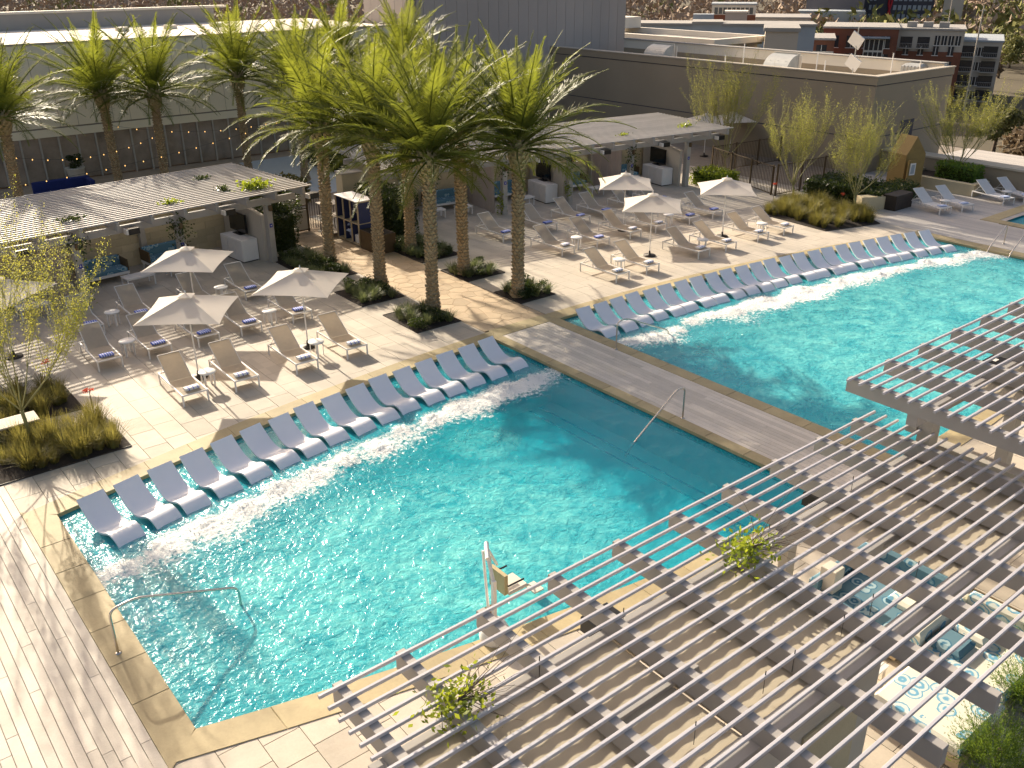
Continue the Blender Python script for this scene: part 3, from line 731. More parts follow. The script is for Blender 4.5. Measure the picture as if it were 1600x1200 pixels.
# ------------------------------------------------------------------ umbrellas
def umbrella(name, label, group):
    t = thing(name, label, 'umbrella', group=group)
    R, zc, za = 1.65, 2.08, 2.55
    can = MB(); n = 10; under = MB()
    for q in range(4):
        a0, a1 = q * pi / 2, (q + 1) * pi / 2; c0 = Vector((R * cos(a0), R * sin(a0), zc)); c1 = Vector((R * cos(a1), R * sin(a1), zc)); ap = Vector((0, 0, za))
        rows = []
        for i in range(n + 1):
            s = .06 + .94 * i / n; r_ = []
            for j in range(n + 1):
                u = j / n; e = c0.lerp(c1, u); inward = 1 - .055 * 4 * u * (1 - u) * s
                p = Vector((e.x * s * inward, e.y * s * inward, za + (zc - za) * s - .035 * sin(pi * s) * 4 * u * (1 - u)))
                r_.append(p)
            rows.append(r_)
        can.grid(rows, True)
        under.grid([[p - Vector((0, 0, .006)) for p in r_] for r_ in rows], True, True)
    can.v += under.v and []
    o = len(can.v); can.v += under.v; can.f += [tuple(i + o for i in f) for f in under.f]; can.sm += under.sm
    c = obj('canopy', can, M['canvas'], t)
    vent = MB()
    for q in range(4):
        a0, a1 = q * pi / 2, (q + 1) * pi / 2; r_ = .30
        vent.add([(0, 0, za + .05), (r_ * cos(a0), r_ * sin(a0), za - .035), (r_ * .72 * cos((a0 + a1) / 2), r_ * .72 * sin((a0 + a1) / 2), za - .028), (r_ * cos(a1), r_ * sin(a1), za - .035)], [(0, 1, 2), (0, 2, 3)], True)
    obj('vent_cap', vent, M['canvas'], c)
    obj('finial', MB().lathe([(.012, 0), (.022, .02), (.02, .05), (.006, .09)], 8, (0, 0, za + .04)), M['white'], t)
    for q in range(4):
        a = q * pi / 2
        rb = obj('rib', MB().tube([(0, 0, za - .05), (R * .98 * cos(a), R * .98 * sin(a), zc - .02)], .012, 5), M['white'], t)
        obj('strut', MB().tube([(.03 * cos(a), .03 * sin(a), 1.92), (R * .5 * cos(a), R * .5 * sin(a), (za + zc) / 2 - .05)], .009, 5), M['white'], rb)
    obj('pole', MB().tube([(0, 0, .04), (0, 0, za + .04)], .021, 10), M['white'], t)
    obj('base', MB().lathe([(.26, 0), (.26, .03), (.24, .05), (.05, .06), (.035, .2), (.03, .22)], 20), M['darkplanter'], t)
    return t
UM = ((8.13, 24.78, .15, 'over the left pair of front chaises, left terrace'), (11.7, 24.85, .0, 'over the right pair of front chaises, left terrace'), (9.9, 29.35, .1, 'over the back chaises before the left pavilion'),
      (4.3, 29.9, -.1, 'at the far left edge beside the left pavilion'), (29.1, 28.2, .03, 'over the middle chaises nearest the right pavilion, right terrace'), (27.15, 24.76, -.04, 'nearest the far pool, between front chaises, right terrace'),
      (31.7, 24.72, -.02, 'over the rightmost front chaises, right terrace'), (45.2, 37.2, .1, 'beyond the fence, left of two'), (46.9, 36.6, .3, 'beyond the fence, right of two'))
um = None
for x, y, rz, lab in UM:
    lab = 'off white square umbrella ' + lab
    if um is None: um = umbrella('umbrella', lab, 'square umbrellas on the terraces'); um.location = (x, y, 0); um.rotation_euler = (0, 0, rz); KIDS[um.name] = [(c, list(c.children)) for c in um.children]
    else: copy_tree(um, (x, y, 0), rz, lab)

# ------------------------------------------------------------------ pool rails
def fillet(pts, r, n=5):
    P = [Vector(p) for p in pts]; out = [P[0]]
    for i in range(1, len(P) - 1):
        a = (P[i - 1] - P[i]); b = (P[i + 1] - P[i]); rr_ = min(r, a.length * .45, b.length * .45); a.normalize(); b.normalize()
        p0, p1 = P[i] + a * rr_, P[i] + b * rr_
        for k in range(n + 1):
            t = k / n; out.append((1 - t) ** 2 * p0 + 2 * t * (1 - t) * P[i] + t * t * p1)
    out.append(P[-1]); return out
def rail(label, pts, base):
    t = thing('handrail', label, 'handrail', base, group='stainless pool handrails')
    b = Vector(base)
    obj('rail_tube', MB().tube([p - b for p in fillet(pts, .16)], .024, 10), M['steel'], t)
    obj('floor_flange', MB().lathe([(.055, .015), (.055, .022), (.03, .03)], 14), M['steel'], t)
rail('stainless handrail on the left coping of the near pool', [(2.48, 14.18, .0), (2.48, 14.18, .93), (2.95, 14.18, .98), (4.75, 14.2, .32), (4.75, 14.2, -.25)], (2.48, 14.18, 0))
rail('stainless handrail on the boardwalk side of the near pool', [(17.02, 14.0, 0), (17.02, 14.0, .9), (16.72, 14.0, .94), (15.2, 14.0, -.09), (14.9, 14.0, -.4)], (17.02, 14.0, 0))
rail('stainless handrail at the corner of the far pool beside the boardwalk', [(19.02, 18.5, 0), (19.02, 18.5, .9), (19.4, 18.5, .95), (21.4, 18.5, .05), (21.6, 18.5, -.6)], (19.02, 18.5, 0))
rail('stainless grab rail on the far edge of the far pool', [(39.9, 16.3, 0), (39.9, 16.3, .85), (39.3, 16.3, .55), (38.6, 16.3, .1), (38.3, 16.3, -.4)], (39.9, 16.3, 0))
rail('stainless grab rail at the right edge of the picture by the far pool', [(39.9, 15.4, 0), (39.9, 15.4, .85), (39.3, 15.4, .55), (38.6, 15.4, .1), (38.3, 15.4, -.4)], (39.9, 15.4, 0))

# ------------------------------------------------------------------ pool lift
lf = thing('pool_lift', 'white pool access lift with folded arm and beige seat on the near coping', 'pool lift', (7.85, 10.32, 0))
obj('base', MB().lathe([(.27, .0), (.28, .05), (.27, .2), (.2, .34), (.12, .40)], 18), M['white'], lf)
obj('battery_box', MB().box(-.1, .08, .36, .12, .24, .55), M['wicker'], lf)
obj('mast', MB().box(-.035, -.035, .36, .035, .035, 1.25), M['white'], lf)
obj('lift_arm', MB().tube([(0, 0, 1.2), (.1, .35, 1.75)], .035, 6).tube([(.1, .35, 1.75), (.55, .62, 1.0)], .03, 6).tube([(-.08, .05, .5), (.02, .32, 1.7)], .025, 6).tube([(-.08, .05, 1.72), (.14, .38, 1.78)], .04, 6), M['white'], lf)
obj('actuator', MB().tube([(.05, .05, .45), (.3, .5, 1.4)], .022, 8), M['steel'], lf)
obj('seat', MB().bbox(.62, .35, .42, 1.08, .82, .48, .03), M['pot'], lf)
obj('seat_back', MB().box(.52, .36, .46, .60, .81, .88), M['coping'], lf)
for yy in (.33, .84): obj('armrest', MB().tube([(.58, yy, .66), (.95, yy, .66)], .018, 6), M['black'], lf)
obj('footrest', MB().box(1.32, .45, .05, 1.55, .75, .08).tube([(1.05, .6, .42), (1.42, .6, .08)], .014, 5), M['pot'], lf)
obj('control_label', MB().box(-.06, -.285, .12, .1, -.27, .2), M['black'], lf)

# ------------------------------------------------------------------ palms
def frond_mesh(seed, L=3.0, droop=.55):
    r = random.Random(seed); mb = MB(); st = MB()
    n = 13; pts = []
    for i in range(n + 1):
        t = i / n; a = -droop * (t ** 1.7) * 1.5
        pts.append((t, a))
    P = [Vector((0, 0, 0))]
    for i in range(n):
        a = pts[i][1]; P.append(P[-1] + Vector((cos(a), 0, sin(a))) * (L / n))
    mb.tube(P, [.03 * (1 - .8 * i / n) + .004 for i in range(n + 1)], 4)
    def at(t):
        k = min(n - 1, int(t * n)); return P[k].lerp(P[k + 1], t * n - k), (P[k + 1] - P[k]).normalized()
    N_ = 60
    for i in range(N_):
        t = .14 + .86 * i / (N_ - 1); p, d = at(t)
        up = Vector((0, 1, 0)).cross(d); up = up if up.z > 0 else -up
        ll = (.50 * sin(pi * min(1, .18 + t * .92)) ** .7 + .10) * r.uniform(.88, 1.12)
        for s in (-1, 1):
            dirv = (d * (.50 + .45 * t) + Vector((0, s, 0)) * (1.0 - .3 * t) + up * r.uniform(.0, .45)).normalized()
            q = p + dirv * ll; q.z -= .10 * ll
            mid = p + dirv * ll * .5; wv = d * .0175 + up * .005
            mb.add([p - wv * .6, p + wv * .6, mid + wv, q, mid - wv], [(0, 1, 2, 4), (4, 2, 3)])
    return mb.mesh('frond')
FR = [frond_mesh(1, 4.0, .24), frond_mesh(2, 4.0, .44), frond_mesh(3, 3.8, .62), frond_mesh(4, 3.4, .72), frond_mesh(5, 3.0, .66)]
for me in FR: me.materials.append(M['frond'])
def trunk_mesh(H, seed):
    r = random.Random(seed); mb = MB(); top = H - .7
    rad = lambda z: .20 - .035 * min(1, z / 1.0) + .05 * max(0, 1 - z / .35) + .02 * (z / H)
    mb.lathe([(rad(z) , z) for z in (0, .1, .35, 1.0, 2.0, 3.0, top)], 12)
    z = .04; k = 0
    while z < top:
        n = 8
        for j in range(n):
            a = 2 * pi * (j + .5 * (k % 2)) / n + r.uniform(-.07, .07); R_ = rad(z); c = Vector((cos(a), sin(a), 0)); tn = Vector((-sin(a), cos(a), 0)); wv = tn * (R_ * .42) * r.uniform(.9, 1.1)
            h = .14 * r.uniform(.85, 1.15); out = r.uniform(.045, .08); b_ = c * (R_ - .012) + Vector((0, 0, z)); t0 = c * (R_ + out) + Vector((0, 0, z + h)); t1 = c * (R_ - .01) + Vector((0, 0, z + h * 1.02))
            mb.add([b_ - wv * .55, b_ + wv * .55, t0 + wv * .8 - Vector((0, 0, h * .28)), t0, t0 - wv * .8 - Vector((0, 0, h * .28)), t1 + wv * .8 - Vector((0, 0, h * .2)), t1, t1 - wv * .8 - Vector((0, 0, h * .2))], [(0, 1, 2, 3, 4), (3, 2, 5, 6), (4, 3, 6, 7), (1, 5, 2), (0, 4, 7)])
        z += .128; k += 1
    return mb.mesh('trunk')
def boots_mesh(H, seed):
    r = random.Random(seed); mb = MB(); k = 0; z = H - .8
    mb.lathe([(.20, H - .8), (.27, H - .55), (.30, H - .25), (.26, H), (.12, H + .25)], 12)
    while z < H + .1:
        for j in range(9):
            a = 2 * pi * (j + .5 * (k % 2)) / 9 + r.uniform(-.08, .08); rad = .23 + .10 * sin(pi * (z - H + .8) / 1.1)
            c = Vector((cos(a), sin(a), 0)); tnt = Vector((-sin(a), cos(a), 0)); b = c * rad + Vector((0, 0, z))
            tip = c * (rad + .09) + Vector((0, 0, z + .20)); wv = tnt * .075
            mb.add([b - wv, b + wv, tip + wv * .6, tip - wv * .6, c * (rad - .02) + Vector((0, 0, z + .19)) + wv * .6, c * (rad - .02) + Vector((0, 0, z + .19)) - wv * .6], [(0, 1, 2, 3), (3, 2, 4, 5), (1, 4, 2), (0, 3, 5)])
        z += .135; k += 1
    return mb.mesh('trunk_head')
TH = {}
def palm(x, y, H, label, seed, sc=1.0, nf=54):
    t = thing('date_palm', label, 'palm', (x, y, 0), group='date palms'); r = random.Random(seed)
    key = round(H, 1)
    if key not in TH:
        TH[key] = (trunk_mesh(key, seed), boots_mesh(key, seed)); TH[key][0].materials.append(M['trunk']); TH[key][1].materials.append(M['boot'])
    tr = obj('trunk', TH[key][0], None, t); tr.rotation_euler = (0, 0, r.uniform(0, 6)); t.rotation_euler = (r.uniform(-.025, .025), r.uniform(-.025, .025), 0)
    obj('trunk_head', TH[key][1], None, t)
    ga = 2.39996
    for i in range(nf):
        f = i / (nf - 1)                       # 0 = innermost upright, 1 = lowest
        el = radians(84 - 93 * f ** .85) + r.uniform(-.10, .10); az = i * ga + r.uniform(-.2, .2)
        me = FR[min(4, int(f * 4.2 + r.uniform(0, .9)))]
        o = bpy.data.objects.new('frond', me); COL.objects.link(o); o.parent = t
        s = r.uniform(.9, 1.08) * (.92 + .12 * sin(pi * f))
        o.matrix_local = Matrix.Translation((.13 * cos(az) * (.3 + f), .13 * sin(az) * (.3 + f), H + .12 - .30 * f)) @ Matrix.Rotation(az, 4, 'Z') @ Matrix.Rotation(-el, 4, 'Y') @ Matrix.Rotation(r.uniform(-.35, .35), 4, 'X') @ Matrix.Scale(s * sc, 4)
PALMS = [(16.6, 25.05, 5.3, 'tall date palm with the nearest trunk, left side of the flagstone walk', 60), (19.75, 24.25, 5.4, 'date palm nearest the far pool, right side of the flagstone walk', 54),
         (19.8, 27.6, 5.3, 'middle date palm on the right side of the flagstone walk', 52), (16.6, 28.5, 5.5, 'middle date palm on the left side of the flagstone walk', 52),
         (16.5, 32.2, 5.4, 'farthest date palm on the left side of the walk, by the left pavilion', 52), (19.9, 31.5, 5.1, 'farthest date palm on the right side of the walk, beside green hedge', 50),
         (13.9, 49.8, 5.2, 'date palm before the glass front, left of the pair', 50), (16.0, 49.0, 5.1, 'date palm before the glass front, right of the pair', 50), (8.4, 46.3, 5.0, 'date palm cut by the left edge of the picture', 50),
         (20.9, 49.6, 5.5, 'date palm before the glass front behind the pavilion roof corner', 50), (22.9, 46.7, 5.2, 'date palm standing by the pale paving behind the near palms', 54),
         (27.8, 50.9, 5.6, 'date palm behind the palm cluster, left of the two showing only tops', 54), (31.7, 49.9, 5.6, 'date palm behind the palm cluster, right of the two showing only tops', 46)]
for i, (x, y, H, lab, nf) in enumerate(PALMS): palm(x, y, H, lab, 100 + i, 1.0 if i < 6 else 1.05, nf)
# ------------------------------------------------------------------ plants
def grass_mesh(seed, rad, h, n, wd=.008, lean=1.0):
    r = random.Random(seed); mb = MB()
    for _ in range(n):
        a = r.uniform(0, 2 * pi); b = r.uniform(0, rad * .3); l = h * r.uniform(.65, 1.15); ln = r.uniform(.1, 1.0) * lean
        p = Vector((b * cos(a), b * sin(a), 0)); d = Vector((cos(a), sin(a), 0)); tn = Vector((-sin(a), cos(a), 0)); vs = []
        for k in range(4):
            t = k / 3; q = p + d * (rad * ln * t ** 1.5) + Vector((0, 0, l * (t - .38 * ln * t * t))); w_ = wd * (1 - .85 * t); vs += [q - tn * w_, q + tn * w_]
        mb.add(vs, [(0, 1, 3, 2), (2, 3, 5, 4), (4, 5, 7, 6)])
    return mb.mesh('blades')
def leaf_mesh(seed, rx, ry, rz, n, size, zc=None, shell=.55):
    r = random.Random(seed); mb = MB(); zc = rz if zc is None else zc
    lumps = [(r.uniform(-.6, .6) * rx, r.uniform(-.6, .6) * ry, zc + r.uniform(-.5, .6) * rz, r.uniform(.35, .6)) for _ in range(9)]
    for _ in range(n):
        lx, ly, lz, lr = r.choice(lumps); u = Vector((r.gauss(0, 1), r.gauss(0, 1), r.gauss(0, 1))).normalized() * (shell + (1 - shell) * r.random())
        c = Vector((lx + u.x * rx * lr, ly + u.y * ry * lr, max(.02, lz + u.z * rz * lr)))
        a = Vector((r.gauss(0, 1), r.gauss(0, 1), r.gauss(0, .6))).normalized(); b = a.cross(Vector((r.gauss(0, 1), r.gauss(0, 1), r.gauss(0, 1)))).normalized(); s = size * r.uniform(.6, 1.3)
        mb.add([c - a * s, c - b * s * .42, c + a * s, c + b * s * .42], [(0, 1, 2, 3)])
    return mb.mesh('leaves')
GR = [grass_mesh(20 + i, .42, .62, 230, .007) for i in range(3)]; VG = [grass_mesh(30 + i, .38, .42, 120, .014) for i in range(3)]
for me in GR: me.materials.append(M['grass'])
for me in VG: me.materials.append(M['varieg'])
LV = [leaf_mesh(40 + i, .38, .38, .28, 420, .055) for i in range(2)]
for me in LV: me.materials.append(M['dark_leaf'])
def plant(mesh, x, y, label, cat, group, sc=1.0, z=.02, name=None):
    o = bpy.data.objects.new(name or cat.replace(' ', '_'), mesh); COL.objects.link(o); o.location = (x, y, z); o.rotation_euler = (0, 0, random.uniform(0, 6.3)); o.scale = (sc, sc, sc * random.uniform(.88, 1.12))
    return tag(o, label, cat, group)
def bed_soil(poly, label):
    cx = sum(p[0] for p in poly) / len(poly); cy = sum(p[1] for p in poly) / len(poly)
    t = thing('planting_bed', label, 'planting bed', (cx, cy, 0), group='dark planting beds')
    pl = [(a - cx, b - cy) for a, b in poly]; n = len(pl); mb = MB(); rows = []
    vs = [(a, b, .012) for a, b in pl] + [(a * .8, b * .8, .05) for a, b in pl] + [(0, 0, .06)]
    mb.add(vs, [(i, (i + 1) % n, n + (i + 1) % n, n + i) for i in range(n)] + [(n + i, n + (i + 1) % n, 2 * n) for i in range(n)], True)
    obj('soil', mb, M['soil'], t)
    ed = MB()
    for i in range(n):
        a, b = Vector((*pl[i], 0)), Vector((*pl[(i + 1) % n], 0)); d = (b - a).normalized(); nn = Vector((-d.y, d.x, 0)) * .006
        ed.add([a - nn, b - nn, b + nn, a + nn, a - nn + Vector((0, 0, .03)), b - nn + Vector((0, 0, .03)), b + nn + Vector((0, 0, .03)), a + nn + Vector((0, 0, .03))], [(4, 5, 6, 7), (0, 1, 5, 4), (2, 3, 7, 6), (1, 2, 6, 5), (3, 0, 4, 7)])
    obj('metal_edging', ed, M['darkplanter'], t)
BN = ['under the nearest palm left of the walk', 'under the middle palm left of the walk', 'under the far left palm beside the left pavilion', 'under the palm nearest the far pool', 'under the middle palm right of the walk', 'under the far right palm before the hedge', 'at the lower left corner of the left terrace', 'behind the dark bench, left of the left terrace']
for (a, b, c, d), nm in zip(BEDS, BN):
    bed_soil([(a, b), (c, b), (c, d), (a, d)], 'rectangular dark soil bed ' + nm)
    big = 'corner' in nm or 'dark bench' in nm; k = 0
    yy = b + .28
    while yy < d - .15:
        xx = a + .28
        while xx < c - .1:
            x_, y_ = xx + random.uniform(-.14, .14), yy + random.uniform(-.12, .12)
            if big and random.random() < .22: xx += .36; continue
            if big: plant(random.choice(GR), x_, y_, 'olive feather grass in the bed ' + nm, 'grass tuft', 'feather grass in the bed ' + nm, random.uniform(.6, 1.35), .03)
            elif random.random() < .72: plant(random.choice(VG), x_, y_, 'striped grass in the bed ' + nm, 'grass tuft', 'striped grass in the bed ' + nm, random.uniform(.75, 1.15), .03)
            else: plant(random.choice(LV), x_, y_, 'low dark green shrub in the bed ' + nm, 'shrub', 'low shrubs in the bed ' + nm, random.uniform(.6, .95), .02)
            xx += .36
        yy += .36
bed_soil(RB, 'five-sided dark soil bed at the right end of the right terrace')
for _ in range(130):
    x_, y_ = random.uniform(35.9, 40), random.uniform(21.4, 26.4)
    if pt_in(RB, x_, y_) and pt_in(RB, x_ - .25, y_) and pt_in(RB, x_, y_ - .2): plant(random.choice(GR), x_, y_, 'feather grass tuft in the five-sided bed at the right', 'grass tuft', 'feather grass in the five-sided bed', random.uniform(.65, 1.35), .03)
def flower(x, y, label):
    t = thing('red_flower_stalk', label, 'flower', (x, y, 0), group='red flower stalks'); mb = MB().tube([(0, 0, 0), (.03, .02, .5), (.05, .06, .95)], .012, 5); obj('stalk', mb, M['bark'], t)
    obj('bloom', leaf_mesh(int(x * 10), .16, .12, .07, 70, .035, .98), M['red'], t)
flower(4.85, 23.6, 'red flower stalk at the tip of the lower left grass bed'); flower(4.5, 26.3, 'red flower stalk in the bed left of the left terrace'); flower(39.0, 23.6, 'red flower stalk in the five-sided bed'); flower(38.4, 27.0, 'red flower stalk by the fence corner')
tag(obj('bench_block', MB().bbox(2.2, 23.66, 0, 3.6, 24.25, .5, .012), M['darkplanter'], None), 'dark box seat at the left edge between two grass beds', 'bench')
bpy.data.objects['bench_block']['label'] = 'dark planter bench with pale slab top at the left edge'
tp = obj('slab_top', MB().bbox(2.18, 23.64, .502, 3.62, 24.27, .54, .008), M['tile'], bpy.data.objects['bench_block'])
# valve lid in the grass
tag(obj('stepping_slab', MB().bbox(3.95, 22.35, .22, 4.3, 22.6, .26, .01), M['tile'], None), 'small pale slab among the lower left grasses', 'slab')

# palo verde trees: many thin whippy upright branches
def verde(name, label, x, y, H, seed, spread=1.0, leafs=5, n1=8, group='palo verde trees', trunk=.75, rad0=.028):
    r = random.Random(seed); t = thing(name, label, 'tree', (x, y, 0), group=group); br = MB(); lf_ = MB()
    br_tr = MB().tube([(0, 0, 0), (.05, .03, trunk * .5), (.02, .08, trunk)], [.06, .05, .045], 7); obj('trunk', br_tr, M['verde_bark'], t)
    def shoot(p, d, L, rad, lvl):
        pts = [p]; q = p.copy(); dd = d.copy(); n = 5
        for k in range(n):
            dd = (dd + Vector((r.gauss(0, .10), r.gauss(0, .10), .10))).normalized(); q = q + dd * (L / n); pts.append(q.copy())
            if lvl < 2 and k >= 1:
                for _ in range(2 if lvl == 0 else 2):
                    sd_ = (dd + Vector((r.gauss(0, .26), r.gauss(0, .26), r.uniform(0, .35))) * spread).normalized(); shoot(q.copy(), sd_, L * r.uniform(.45, .75), rad * .5, lvl + 1)
            if lvl >= 1:
                for _ in range(leafs if lvl == 2 else 2):
                    c = q + Vector((r.gauss(0, .05), r.gauss(0, .05), r.gauss(0, .06))); a = Vector((r.gauss(0, 1), r.gauss(0, 1), r.gauss(0, 1))).normalized(); b = a.cross(dd).normalized() if abs(a.dot(dd)) < .95 else Vector((1, 0, 0)); s = r.uniform(.012, .026)
                    lf_.add([c - a * s, c - b * s * .6, c + a * s, c + b * s * .6], [(0, 1, 2, 3)])
        br.tube(pts, [max(.003, rad * (1 - .75 * i / n)) for i in range(n + 1)], 4, False)
    for k in range(n1):
        a = 2 * pi * k / n1 + r.uniform(-.3, .3); e = r.uniform(.15, .9) * spread
        shoot(Vector((.02, .08, trunk)), Vector((cos(a) * e, sin(a) * e, 1)).normalized(), H * r.uniform(.5, .68), rad0, 0)
    obj('branches', br, M['verde_bark'], t); obj('crown', lf_, M['verde_leaf'], t)
verde('palo_verde_tree', 'yellow green palo verde tree in the lower left grass bed', 3.2, 23.25, 4.2, 5, 1.45, 9, 9, trunk=1.0, rad0=.018)
verde('palo_verde_tree', 'tall yellow green palo verde behind the fence at the end of the right pavilion', 42.3, 33.2, 5.0, 6, 1.1, 6, 11)
verde('palo_verde_tree', 'pale green palo verde beside the fence corner', 39.6, 26.7, 3.8, 7, 1.1, 5, 8)
verde('palo_verde_tree', 'yellow green palo verde in the five-sided bed at the right', 40.0, 23.5, 3.7, 8, 1.25, 5, 9)
verde('palo_verde_tree', 'loose olive tree in the raised planter at the right edge', 49.5, 23.4, 4.0, 9, 1.3, 7, 8)
def hedge(name, label, x0, y0, x1, y1, h, n, m='dark_leaf', size=.06, seed=3, cat='hedge'):
    r = random.Random(seed); mb = MB()
    for _ in range(n):
        f = r.random(); c = [r.uniform(x0, x1), r.uniform(y0, y1), r.uniform(.05, h)]
        k = r.randrange(4)
        if k == 0: c[2] = h + r.gauss(0, .05)
        elif k == 1: c[1] = y0 + r.gauss(0, .05)
        elif k == 2: c[0] = x0 + r.gauss(0, .05)
        c = Vector(c); a = Vector((r.gauss(0, 1), r.gauss(0, 1), r.gauss(0, 1))).normalized(); b = a.cross(Vector((r.gauss(0, 1), r.gauss(0, 1), r.gauss(0, 1)))).normalized(); s = size * r.uniform(.6, 1.3)
        mb.add([c - a * s, c - b * s * .45, c + a * s, c + b * s * .45], [(0, 1, 2, 3)])
    t = thing(name, label, cat, ((x0 + x1) / 2, (y0 + y1) / 2, 0)); o = obj('foliage', mb, M[m], t); o.location = (-(x0 + x1) / 2, -(y0 + y1) / 2, 0)
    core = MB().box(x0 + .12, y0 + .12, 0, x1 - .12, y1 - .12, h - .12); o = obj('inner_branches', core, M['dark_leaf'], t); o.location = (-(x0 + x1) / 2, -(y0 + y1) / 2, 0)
hedge('hedge', 'clipped dark hedge beside the pale paving behind the palms', 25.3, 47.0, 29.5, 51.0, 1.0, 5000, size=.09, seed=1)
hedge('hedge', 'dense green hedge between the right pavilion and the walk', 20.3, 33.4, 21.6, 36.6, 1.9, 5200, size=.06, seed=2)
hedge('hedge', 'dark shrubs before the grey hall, behind the five-sided bed', 40.9, 24.2, 43.6, 27.0, .9, 3600, size=.08, seed=4)
hedge('hedge', 'leafy bushes behind the potted tree at the left pavilion end', 15.2, 35.0, 16.6, 38.5, 1.5, 3000, size=.07, seed=5)
hedge('hedge', 'tall grassy mound behind the left pavilion roof corner', 18.5, 42.0, 20.8, 44.2, 1.1, 3000, 'grass', .10, 6)
hedge('hedge', 'low bushes at the right pavilion end before the fence', 38.6, 30.6, 40.2, 32.6, .8, 2400, 'bright_leaf', .07, 8)

# rosemary-like conifers at the lower right
def conifer(label, x, y, s, seed):
    r = random.Random(seed); t = thing('conifer_shrub', label, 'shrub', (x, y, 0), group='conifer shrubs by the near pergola'); mb = MB()
    for _ in range(380):
        a = r.uniform(0, 2 * pi); e = r.uniform(.15, 1.0); d = Vector((cos(a) * e, sin(a) * e, r.uniform(.5, 1.1))).normalized(); L = s * r.uniform(.75, 1.1)
        p0 = d * L * .35; tip = d * L
        for k in range(26):
            c = p0.lerp(tip, (k + r.random()) / 26); u = (d + Vector((r.gauss(0, .5), r.gauss(0, .5), r.gauss(0, .5)))).normalized(); v = u.cross(Vector((r.gauss(0, 1), r.gauss(0, 1), r.gauss(0, 1)))).normalized(); l = s * .055
            mb.add([c, c + u * l * .5 + v * .006, c + u * l, c + u * l * .5 - v * .006], [(0, 1, 2, 3)])
    obj('crown', mb, M['rosemary'], t); obj('trunk', MB().tube([(0, 0, 0), (0, 0, s * .5)], .04, 6), M['bark'], t)
conifer('dark green conifer shrub at the bottom edge, lower right corner', 11.75, 3.25, 1.0, 1); conifer('dark green conifer shrub at the right edge, lower right corner', 13.35, 3.5, .95, 2); conifer('small conifer shrub highest at the right edge, lower right corner', 14.5, 3.75, .9, 3)
conifer('conifer shrub at the bottom edge left of its neighbours', 10.6, 3.0, .75, 4)
# ------------------------------------------------------------------ slatted pavilions (local: u along the front, v to the back)
def leaf_clump(name, label, loc, r, n, seed, m='bright_leaf', cat='vine', group='vines on posts and slats', flat=1.0, size=.06):
    o = obj(name, leaf_mesh(seed, r, r, r * flat, n, size, 0.0), M[m], None, loc); o.rotation_euler = (0, 0, seed); return tag(o, label, cat, group)
def leaf_mesh0(seed, rx, ry, rz, n, size):
    r = random.Random(seed); mb = MB()
    for _ in range(n):
        u = Vector((r.gauss(0, .45) * rx, r.gauss(0, .45) * ry, r.gauss(0, .45) * rz)); a = Vector((r.gauss(0, 1), r.gauss(0, 1), r.gauss(0, 1))).normalized(); b = a.cross(Vector((r.gauss(0, 1), r.gauss(0, 1), r.gauss(0, 1)))).normalized(); s = size * r.uniform(.6, 1.3)
        mb.add([u - a * s, u - b * s * .5, u + a * s, u + b * s * .5], [(0, 1, 2, 3)])
    return mb.mesh('leaves')
def clump(label, loc, rx, ry, rz, n, seed, m='bright_leaf', size=.06, name='vine'):
    return tag(obj(name, leaf_mesh0(seed, rx, ry, rz, n, size), M[m], None, loc), label, 'vine', 'vines on posts and roof slats')
def sofa(label, loc, rz, L=1.8, m='floral_dark', base='wicker', group='patterned sofas in the pavilions'):
    t = thing('sofa', label, 'sofa', loc, rz, group); D = .8
    f = MB().box(-L / 2, 0, .24, L / 2, D, .34); obj('seat_frame', f, M['white'], t)
    for sx in (-1, 1):
        for sy in (.05, D - .05): obj('leg', MB().box(sx * (L / 2 - .06) - .025, sy - .025, 0, sx * (L / 2 - .06) + .025, sy + .025, .24), M['white'], t)
    obj('seat_cushion', MB().bbox(-L / 2 + .06, .02, .345, L / 2 - .06, D - .16, .5, .04), M[m], t)
    obj('back_cushion', MB().bbox(-L / 2 + .06, D - .15, .345, L / 2 - .06, D - .02, .86, .05), M[m], t)
    obj('back_panel', MB().box(-L / 2, D - .015, .345, L / 2, D + .03, .82), M[base], t)
    for s in (-1, 1): obj('arm_panel', MB().box(s * (L / 2 - .03) - .025, .02, .345, s * (L / 2 - .03) + .025, D - .02, .78), M[base], t)
def low_table(label, loc, rz, a=.9, b=.55, h=.42):
    t = thing('coffee_table', label, 'coffee table', loc, rz, 'white coffee tables in the pavilions'); n = 7
    for k in range(n): obj('top_slat', MB().box(-a / 2, -b / 2 + b * k / n + .006, h - .03, a / 2, -b / 2 + b * (k + 1) / n - .006, h), M['white'], t)
    for sx in (-1, 1):
        for sy in (-1, 1): obj('leg', MB().box(sx * (a / 2 - .04) - .02, sy * (b / 2 - .04) - .02, 0, sx * (a / 2 - .04) + .02, sy * (b / 2 - .04) + .02, h - .03), M['white'], t)
    obj('apron', MB().box(-a / 2 + .03, -b / 2 + .02, h - .07, a / 2 - .03, b / 2 - .02, h - .032), M['white'], t)
